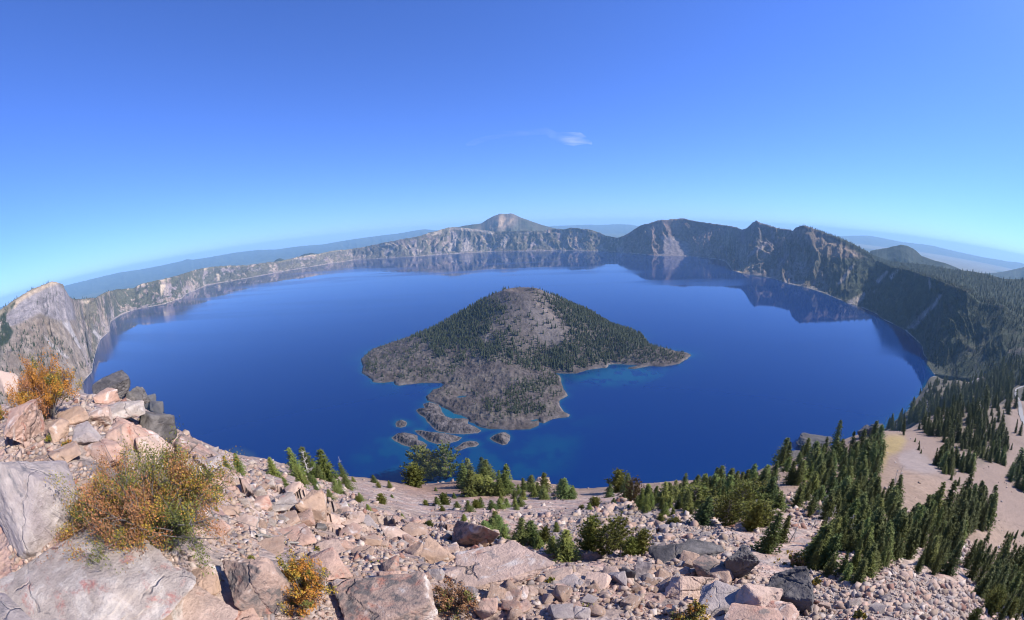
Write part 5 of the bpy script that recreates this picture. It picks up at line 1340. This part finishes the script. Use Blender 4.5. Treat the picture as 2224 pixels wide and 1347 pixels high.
 (640,1165,40,18,R_PINK,'low pink bedrock hump mid-slope', dict(flat=0.6)),
 (590,1190,36,16,R_TAN,'flat tan bedrock slab by the bleached log', dict(flat=0.6))]
for i, (x_, y_, w_, h_, m_x, lab, op) in enumerate(BOULDERS):
    op = dict(op); place_rock(x_, y_, w_, h_, m_x, lab, 300 + i, **op)
# dark bluffs at the lake edge on the right
for i, (x_, y_, w_, h_, lab) in enumerate([(1768,965,38,22,'dark ragged rock bluff standing at the cliff edge above the lake'), (1725,990,22,12,'low dark ledge left of the ragged bluff'), (1888,936,24,20,'black cliff-edge outcrop beside the lone snag'), (1905,930,16,12,'smaller dark outcrop at the snag foot'),
   (2128,836,22,15,'pale grey rock tower in the wooded wall'), (1180,1046,16,9,'white rock knob on the cliff edge at the lake notch'), (1165,1052,12,7,'pinkish rock beside the white knob at the lake notch'), (1325,1104,17,9,'white dome of rock near the grove end')]):
    place_rock(x_, y_, w_, h_, R_DARK if 'dark' in lab and 'smaller' not in lab or 'black' in lab or 'smaller' in lab else (R_GREY if 'grey' in lab else R_PALE), lab, 700 + i, level=5, rough=0.09, name='rock_outcrop', cat='rock outcrop')
# ---------------------------------------------------------------- loose stones: the 215 largest as things, the rest as scree
RM = {'pale': R_PALE, 'tan': R_TAN, 'pink': R_PINK, 'grey': R_GREY, 'white': R_WHITE}
ZONES = [('on the slope between the shrubs and the tall tan boulder', [(430,1050),(560,1030),(650,1080),(660,1180),(560,1200),(500,1130)], ['pink', 'tan', 'white', 'pale']),
 ('in the rubble around the leaning slabs', [(650,1120),(740,1110),(900,1130),(1000,1190),(960,1280),(760,1240),(640,1200)], ['tan', 'pale', 'pink', 'grey']),
 ('in the pinkish rubble along the bottom edge', [(1060,1280),(1240,1270),(1450,1290),(1480,1347),(1080,1347)], ['pink', 'tan', 'pale', 'grey']),
 ('in the bowl of rubble inside the dark outcrop', [(1290,1240),(1420,1220),(1500,1225),(1480,1280),(1330,1290)], ['grey', 'tan', 'pale']),
 ('on the pale talus around the olive pines', [(1190,1140),(1290,1105),(1400,1105),(1510,1125),(1590,1180),(1540,1195),(1400,1190),(1240,1220)], ['white', 'pale', 'grey']),
 ('on the white scree below the corner wood', [(1775,1250),(1860,1250),(1950,1245),(2050,1280),(2080,1340),(1780,1347)], ['white', 'pale', 'grey'])]
STONES = [[rock_shape(900 + i, 3, -1 if i % 3 else 6, 0.7, 60, 0.035) for i in range(14)]][0]
_sm = {}
def stone_mesh(i, m):
    if (i, m) not in _sm:
        V, F = STONES[i]; _sm[(i, m)] = new_mesh('stone', V, F, RM[m], False)
    return _sm[(i, m)]
def rand_in(poly):
    xs = [p[0] for p in poly]; ys = [p[1] for p in poly]
    while True:
        x_, y_ = RNG.uniform(min(xs), max(xs)), RNG.uniform(min(ys), max(ys))
        if inpoly(np.array([x_]), np.array([y_]), poly)[0]: return x_, y_
for zi, (zone, poly, kinds) in enumerate(ZONES):
    for q in range(50):
        x_, y_ = rand_in(poly); P_ = ground_hit(x_, y_)
        if P_ is None: continue
        m_x = kinds[int(RNG.integers(0, len(kinds)))]
        s_ = P_.length/FPX*(5.0 + 17.0*RNG.random()**2.6)*(0.8 if zi > 3 else 1.0)
        o = link('stone', stone_mesh(int(RNG.integers(0, 14)), m_x), None, P_ + Vector((0, 0, s_*0.15)), label='angular %s stone %s' % (m_x, zone), category='stone', group='%s stones %s' % (m_x, zone))
        o.scale = (s_*RNG.uniform(0.8, 1.4), s_*RNG.uniform(0.7, 1.1), s_*RNG.uniform(0.45, 0.9)); o.rotation_euler = (float(RNG.normal(0, 0.3)), float(RNG.normal(0, 0.3)), float(RNG.uniform(0, 6.28)))
def scree():
    tv = []
    for i in range(16):
        V, F = rock_shape(950 + i, 1, -1 if i % 4 else 3, 0.75); tv.append((V, F))
    n = 120000
    px = RNG.uniform(-20, 2244, n); py = RNG.uniform(790, 1375, n)
    a, e = pix(px, py); az = np.degrees(a)
    r = np.exp(np.linspace(math.log(0.9), math.log(420), 240))
    hit = np.zeros(n); 
    prev = None
    for rr in r:
        g = near_base(az, np.full(n, rr)) - rr*np.tan(e)
        new = (g > 0) & (hit == 0); hit[new] = rr
    ok = hit > 0
    rc = np.interp(az, NC[:, 0], NC[:, 1])
    dens = np.where(hit < 45, 0.8, 0.32)
    far_r = (hit > 45)
    stony = np.maximum(softpoly(px, py, ZONES[4][1], 14), softpoly(px, py, [(1760,1240),(1850,1245),(1950,1235),(2060,1270),(2110,1347),(2060,1420),(1740,1420)], 14))
    dens = np.where(far_r, 0.10*np.where(az < 50, 1, 0.12), dens); dens = np.maximum(dens, stony*1.0)
    clump = fbm2(px/60, py/45, 200, 3)
    dens = dens*(1 - 0.9*softpoly(px, py, [(740,1040),(900,1050),(1100,1070),(1260,1080),(1330,1095),(1240,1122),(1080,1128),(900,1128),(790,1110)], 10))
    dens = dens*np.where(stony > 0.3, 1, sstep(0.38, 0.56, clump)*1.25 + 0.06)
    k = ok & (RNG.random(n) < dens) & (hit < rc)
    az, r_, e_, px, py, stony = az[k], hit[k], e[k], px[k], py[k], stony[k]
    n = len(az); print('scree', n)
    z = near_z(az, r_); A = np.radians(az)
    P = np.stack([r_*np.sin(A), r_*np.cos(A), z], 1); D = np.linalg.norm(P, axis=1)
    S = D/FPX*np.minimum(1.2 + 1.5*RNG.pareto(1.9, n), 8.5)*np.where(stony > 0.5, 1.1, 1)
    S = np.minimum(S, 0.45)
    pal = np.array([(0.360,0.269,0.216), (0.314,0.233,0.176), (0.351,0.238,0.185), (0.258,0.215,0.195), (0.434,0.354,0.299), (0.258,0.139,0.104), (0.286,0.198,0.150)])
    pid = RNG.choice(7, n, p=[.25, .2, .2, .12, .13, .04, .06])
    accV = []; accF = []; accC = []; off = 0
    for t in range(16):
        sel = np.arange(n)[t::16]; V, F = tv[t]; m = len(sel)
        th = RNG.uniform(0, 6.28, m); tl = RNG.normal(0, 0.5, m)
        sc = S[sel][:, None]*np.stack([RNG.uniform(0.8, 1.5, m), RNG.uniform(0.7, 1.1, m), RNG.uniform(0.3, 0.75, m)], 1)
        W = V[None]*sc[:, None, :]
        y2 = W[..., 1]*np.cos(tl)[:, None] - W[..., 2]*np.sin(tl)[:, None]; z2 = W[..., 1]*np.sin(tl)[:, None] + W[..., 2]*np.cos(tl)[:, None]
        x3 = W[..., 0]*np.cos(th)[:, None] - y2*np.sin(th)[:, None]; y3 = W[..., 0]*np.sin(th)[:, None] + y2*np.cos(th)[:, None]
        W = np.stack([x3, y3, z2], -1) + P[sel][:, None, :] + np.array([0, 0, 1])*(S[sel]*0.2)[:, None, None]
        accV.append(W.reshape(-1, 3)); accF.append((F[None] + (np.arange(m)*len(V))[:, None, None]).reshape(-1, 3) + off); off += m*len(V)
        c = pal[pid[sel]]*RNG.uniform(0.8, 1.15, m)[:, None]
        accC.append(np.repeat(c, len(V), 0))
    M = Mat('scree_stone'); nz = M.noise(14, 4)
    f = M.ramp(nz, 0.3, 0.7, 0.82, 1.15)
    M.base(M.mixc(1.0, M.attr(), M.n('ShaderNodeCombineColor', Red=f, Green=f, Blue=f).outputs[0], 'MULTIPLY')); M.bump(nz, 0.5, 0.03)
    me = new_mesh('scree', np.concatenate(accV), np.concatenate(accF), M.m, False, np.concatenate(accC))
    link('scree', me, kind='stuff', label='countless small pale stones strewn over the slope', category='scree')
scree()
# ================================================================ SHRUBS
M_SHRUB = Mat('shrub_leaves'); M_SHRUB.base(M_SHRUB.attr()); M_SHRUB.b.inputs['Roughness'].default_value = 0.7
def shrub(px, py, hw, hh, nleaf, pal, pw, label, nstem=40, seed=0, leaf=0.02, base_py=None, squash=0.9, sparse=0.0):
    rg = np.random.default_rng(seed)
    P = ground_hit(px, base_py or py + hh*0.75)
    D = P.length; k = D/FPX
    W = hw*k*1.12
    a, e = pix(px, py); q = topix(np.stack([np.array(P), np.array(P) + np.array([0, 0, D*0.01])])); pz = math.hypot(q[0][1]-q[0][0], q[1][1]-q[1][0])/(D*0.01)
    H = min(hh*2/pz*0.62, W*1.7)
    az = float(a)
    S = Acc(); L = []; C = []
    tips = []
    for i in range(nstem):
        th = rg.uniform(0, 6.28); sp = rg.random()**0.6
        d = np.array([math.cos(th)*W*sp, math.sin(th)*W*squash*sp, H*rg.uniform(0.5, 1.0)*math.sqrt(1 - (0.92*sp)**2)])
        p0 = np.array([d[0]*0.12, d[1]*0.12, -0.06]); p1 = d*np.array([0.5, 0.5, 0.55]) + rg.normal(0, 0.05*W, 3); p2 = d
        V, F = tube([p0, p1, p2], [0.011*W + 0.003, 0.006*W + 0.002, 0.002], 4); S.add(V, F)
        for b in range(7):
            t = rg.uniform(0.4, 1.0); o = p1 + (p2 - p1)*max(0, (t - 0.5)*2) if t > 0.5 else p0 + (p1 - p0)*t*2
            e2 = o + (d/np.linalg.norm(d)*0.6 + rg.normal(0, 0.6, 3))*W*rg.uniform(0.10, 0.26)
            e2[2] = max(e2[2], 0.02)
            V, F = tube([o, (o + e2)/2 + rg.normal(0, 0.01*W, 3), e2], [0.004*W + 0.001, 0.003*W + 0.001, 0.0012], 3); S.add(V, F)
            tips.append((o, e2))
    spr = []                                                              # sprays of leaves at the twig ends
    for o_, e_ in tips:
        if rg.random() > sparse + 0.5: spr.append((o_*0.35 + e_*0.65, e_ - o_))
    so = np.array([q[0] for q in spr]); sd_ = np.array([q[1] for q in spr]); ns = len(spr)
    wt_ = rg.uniform(0.3, 1.6, ns); wt_ /= wt_.sum()
    j = rg.choice(ns, nleaf, p=wt_)
    c = so[j] + sd_[j]*np.clip(rg.normal(0.05, 0.35, (nleaf, 1)), -0.7, 0.7) + np.clip(rg.normal(0, 1, (nleaf, 3)), -1.5, 1.5)*(0.040*W + 0.004)
    c[:, 2] = np.maximum(c[:, 2], 0.0)
    s = leaf*1.15*rg.uniform(0.6, 1.4, nleaf)[:, None]
    u = rg.normal(size=(nleaf, 3)); u[:, 2] = np.abs(u[:, 2]); u /= np.linalg.norm(u, axis=1, keepdims=True)
    v = np.cross(u, rg.normal(size=(nleaf, 3))); v /= np.linalg.norm(v, axis=1, keepdims=True)
    V = np.stack([c - u*s*0.9, c + v*s*0.6, c + u*s*0.9, c - v*s*0.6], 1).reshape(-1, 3)
    F = np.arange(nleaf*4).reshape(-1, 4)
    pal = np.array(pal)
    zone = fbm3(so/(0.30*W) + seed, seed + 3, 2)[j]
    rank = np.clip((zone - 0.26)/0.48 + rg.normal(0, 0.08, ns)[j] + rg.normal(0, 0.08, nleaf), 0, 0.999)
    cum = np.cumsum(pw)/np.sum(pw)
    cc = pal[np.searchsorted(cum, rank)]*(rg.uniform(0.75, 1.2, nleaf)*rg.uniform(0.8, 1.15, ns)[j])[:, None]
    o = thing('shrub', label, 'shrub', P, None)
    o.rotation_euler = (0, 0, -az)
    link('stems', S.mesh('stems', M_TWIG, True), o)
    link('foliage', new_mesh('foliage', V, F, M_SHRUB.m, False, np.repeat(cc, 4, 0)), o)
OR, RU, YE, GR, BR = (0.42,0.18,0.032), (0.34,0.145,0.062), (0.38,0.25,0.035), (0.16,0.155,0.035), (0.25,0.13,0.06)
shrub(105,850,96,92,40000,[RU,OR,OR,YE,GR],[2,5,4,3,1.5],'bright orange shrub at the left edge above the domed pink boulder',80,1,0.014, base_py=905)
shrub(335,1122,195,118,95000,[RU,BR,(0.34,0.15,0.05),YE,GR,(0.13,0.14,0.035)],[2.2,2.6,1.6,1.6,4,3.5],'largest shrub, mixed orange and green, right of the lavender boulder',130,2,0.0098, base_py=1165)
shrub(668,1288,74,72,17000,[BR,OR,OR,YE,GR],[1.5,3,3,2.5,1.5],'orange shrub growing at the bottom edge between two lichened boulders',60,3,0.010, base_py=1310)
shrub(980,1312,56,36,5500,[BR,BR,RU,GR],[3,3,2,1.5],'sparse twiggy brown shrub right of the dark-capped boulder',45,4,0.010, base_py=1322)
shrub(1505,1336,42,18,3500,[YE,GR,OR],[2,2,1],'yellow-green shrub at the bottom edge under the fractured slab',30,5,0.012)
shrub(1622,1305,26,24,1200,[BR,RU],[2,1],'dry brown wispy shrub on the pinkish-grey boulder',26,6,0.010, base_py=1305)
shrub(4,890,20,34,3000,[OR,YE,GR],[2,2,1.5],'small orange bush cut by the left edge of the picture',24,7,0.014)
shrub(150,962,16,14,1000,[OR,GR,YE],[1,2,1],'little orange-green tuft over the low tan rock',16,8,0.012)
shrub(108,950,14,12,900,[GR,YE],[2,1],'low green tuft between the pink dome and the tan cracked boulder',14,9,0.012)
shrub(1725,1215,36,18,2600,[GR,YE,BR],[2,1.5,1],'olive scrub on the edge behind the black-sided boulder',26,10,0.02)
shrub(1770,1262,14,16,1000,[GR,YE],[2,1],'narrow olive scrub beside the black-sided boulder and the scree',14,11,0.02)
shrub(1860,1335,16,18,1100,[GR,GR,YE],[2,1,1],'green tuft alone in the white scree',14,12,0.02)
for x_, y_, w_, h_, lab in ((1195,1258,9,5,'flat green cushion plant on the right end of the long pale slab'), (1555,1272,8,4,'tiny green cushion in the crack of the fractured slab'), (815,1222,10,4,'yellow-green cushion above the dark-capped boulder'), (688,1192,9,4,'dull green cushion on the bedrock slab mid-slope'), (1275,1322,16,6,'olive cushion in the bottom rubble'), (275,900,8,6,'bright green cushion on the white lichened slab'), (545,1212,10,7,'small green and red sprig on the slanted pink boulder'), (470,1104,9,6,'yellow-green sprig beside the orange-green shrub')):
    shrub(x_, y_, w_, h_, 500, [GR, (0.25,0.24,0.04), YE], [3, 2, 1], lab, 10, int(x_), 0.010)
# bleached log, boats, road, building
def log_thing(px0, py0, px1, py1, rad, lab, seed):
    a, b = ground_hit(px0, py0), ground_hit(px1, py1)
    rg = np.random.default_rng(seed); d = np.array(b - a); L = np.linalg.norm(d)
    pts = [d*t + np.array([0, 0, rad*0.8 + 0.03]) + rg.normal(0, 0.035*L, 3)*(0 < t < 1) for t in np.linspace(0, 1, 7)]
    A = Acc(); V, F = tube(pts, [rad*(1 - 0.5*t) for t in np.linspace(0, 1, 7)], 7); A.add(V, F)
    B = A
    for i in range(5):
        o = pts[1 + i % 5]; e_ = o + rg.normal(0, 0.12*L, 3) + np.array([0, 0, 0.08*L]); V, F = tube([o, (o + e_)/2 + rg.normal(0, 0.02*L, 3), e_], [rad*0.4, rad*0.3, rad*0.1], 5); B.add(V, F)
    t = thing('fallen_log', lab, 'log', a)
    link('stem', A.mesh('stem', M_OLDLOG, True), t)
log_thing(560,1172,650,1184,0.035,'gnarled bleached log lying across the left slope',1)
log_thing(575,1183,615,1192,0.03,'short bleached branch below the gnarled log',2)
def boat(px, py, yaw, lab):
    a, e = pix(px, py); r = LAKE/math.tan(float(e)); c = Vector((r*math.sin(float(a)), r*math.cos(float(a)), LAKE))
    L, Wd = 12.0, 3.6
    A = Acc(); st = np.linspace(0, 1, 9); V = []
    for t in st:
        w = Wd/2*(1 - max(0, (t - 0.55)/0.45)**2.2); x = (t - 0.5)*L
        V += [(x, -w, 1.5), (x, -w*0.7, -0.2), (x, w*0.7, -0.2), (x, w, 1.5)]
    F = [[4*i + k, 4*i + 4 + k, 4*i + 5 + k, 4*i + 1 + k] for i in range(8) for k in range(3)] + [[4*i + 3, 4*i + 7, 4*i + 4, 4*i] for i in range(8)] + [[0, 1, 2, 3]]
    A.add(V, F)
    t = thing('tour_boat', lab, 'boat', c, 'white tour boats at the island dock'); t.rotation_euler = (0, 0, yaw)
    link('hull', A.mesh('hull', M_WHITE.m), t)
    bmx = bmesh.new(); bmesh.ops.create_cube(bmx, size=1)
    for v in bmx.verts: v.co = (v.co.x*4.6*(0.85 if v.co.z > 0 else 1) - 0.6, v.co.y*2.5, v.co.z*1.6 + 2.3)
    me = bpy.data.meshes.new('cabin'); bmx.to_mesh(me); bmx.free(); me.materials.append(M_WHITE.m); link('cabin', me, t)
M_WHITE = Mat('white_paint'); M_WHITE.base((0.8, 0.8, 0.78)); M_WHITE.b.inputs['Roughness'].default_value = 0.4
boat(1316.5,790.5,R_(150),'white tour boat at the island dock, leftmost of three'); boat(1322,791.5,R_(160),'white tour boat between two others at the island dock'); boat(1329,790.5,R_(150),'white tour boat at the island dock, rightmost of three')
M_ROAD = Mat('asphalt'); _n = M_ROAD.noise(0.6, 4); M_ROAD.base(M_ROAD.mixc(_n, (0.20, 0.19, 0.185), (0.27, 0.255, 0.25)))
def road(pts, w, lab, dz=0.6):
    Q = []
    for p in pts:
        g = ground_hit(*p)
        if g is not None: Q.append(np.array(g))
    if len(Q) < 2: return
    Q = np.array(Q); t = np.linspace(0, len(Q) - 1, 40); Q = np.stack([np.interp(t, np.arange(len(Q)), Q[:, k]) for k in range(3)], 1)
    d = np.gradient(Q, axis=0); n = np.stack([-d[:, 1], d[:, 0], 0*d[:, 0]], 1); n /= np.linalg.norm(n, axis=1, keepdims=True)
    V = []; off = np.linspace(-1, 1, 5)
    for o in off: V.append(Q + n*w/2*o + np.array([0, 0, dz]))
    V = np.stack(V, 1).reshape(-1, 3)
    for v in V: v[2] = max(v[2], ground_xy(v[0], v[1]) + 0.25)
    link('road', new_mesh('road', V, gridfaces(40, 5), M_ROAD.m), kind='structure', label=lab, category='road')
road([(2240,838),(2220,840),(2207,847),(2206,858),(2212,870),(2216,885),(2217,900),(2222,915),(2232,930)], 9, 'pale grey road curving past the trees at the right edge')
# ---------------------------------------------------------------- a wisp of cirrus high over the far rim
def cloud():
    line = [(1012,314,2),(1030,309,5),(1060,300,4),(1090,293,5),(1125,290,5),(1160,286,5),(1185,285,6),(1195,291,8),(1210,298,7),(1225,301,9),(1245,302,10),(1262,301,9),(1275,305,5),(1286,311,3)]
    R0 = 26000.0
    t = np.linspace(0, len(line) - 1, 90); L = np.array(line, float)
    cx, cy, hw = (np.interp(t, np.arange(len(line)), L[:, k]) for k in range(3))
    a, e = pix(cx, cy)
    c = np.stack([R0*np.sin(a)*np.cos(e), R0*np.cos(a)*np.cos(e), R0*np.sin(e)], 1)
    w = hw/FPX*R0*1.5
    A = Acc(); n = 16; V = []
    up = np.array([0, 0, 1.0])
    for i in range(len(c)):
        out = np.array([math.sin(a[i]), math.cos(a[i]), 0])
        for k in range(n):
            th = 2*math.pi*k/n
            V.append(c[i] + w[i]*(up*math.cos(th) + out*1.6*math.sin(th)))
    F = [[i*n + k, i*n + (k+1) % n, (i+1)*n + (k+1) % n, (i+1)*n + k] for i in range(len(c) - 1) for k in range(n)]
    F += [[n - 1 - k for k in range(n)][j:j+0] for j in []]
    A.add(V, F)
    A.T.append(np.array([[0, k + 1, k] for k in range(1, n - 1)] + [[(len(c)-1)*n, (len(c)-1)*n + k, (len(c)-1)*n + k + 1] for k in range(1, n - 1)]))
    M = Mat('cirrus'); M.t.nodes.remove(M.b)
    nz = M.noise(0.0016, 6, 0.65, M.n('ShaderNodeMapping', Vector=M.coord(), Scale=(0.3, 1, 2.0)).outputs[0], 0.4)
    at = M.n('ShaderNodeAttribute', attribute_name='Col').outputs['Fac']
    d = M.math('MULTIPLY', M.ramp(nz, 0.38, 0.72), 0.0008)
    # the right-hand end is the thick one
    x0, x1 = float(c[60, 0]), float(c[72, 0])
    sx = M.n('ShaderNodeSeparateXYZ', Vector=M.coord()).outputs[0]
    d = M.math('MULTIPLY', d, M.ramp(sx, x0 - 400, x1 - 200, 0.22, 1.0))
    pv = M.n('ShaderNodeVolumePrincipled', Color=(1.0, 1.0, 1.0), Anisotropy=0.1, Density=d)
    M.t.links.new(pv.outputs[0], M.out.inputs['Volume'])
    M.m.cycles.volume_step_rate = 0.05
    me = A.mesh('cloud', M.m, True)
    b = bmesh.new(); b.from_mesh(me); bmesh.ops.recalc_face_normals(b, faces=b.faces[:]); b.to_mesh(me); b.free()
    o = link('cloud', me, kind='stuff', label='thin white wisp of cloud alone in the blue sky', category='cloud')
cloud()
# ---------------------------------------------------------------- air between here and the horizon
M = Mat('air'); M.t.nodes.remove(M.b)
pv = M.n('ShaderNodeVolumePrincipled', Color=(0.44, 0.74, 1.0), Density=2.8e-5, Anisotropy=0.0)
M.t.links.new(pv.outputs[0], M.out.inputs['Volume'])
bm = bmesh.new(); bmesh.ops.create_cube(bm, size=1)
for v in bm.verts: v.co = (v.co.x*126000, v.co.y*126000, -1010 if v.co.z < 0 else 330)
me = bpy.data.meshes.new('haze'); bm.to_mesh(me); bm.free(); me.materials.append(M.m)
hz = link('haze', me, kind='stuff', label='thin blue summer haze lying over the whole lake basin', category='haze')
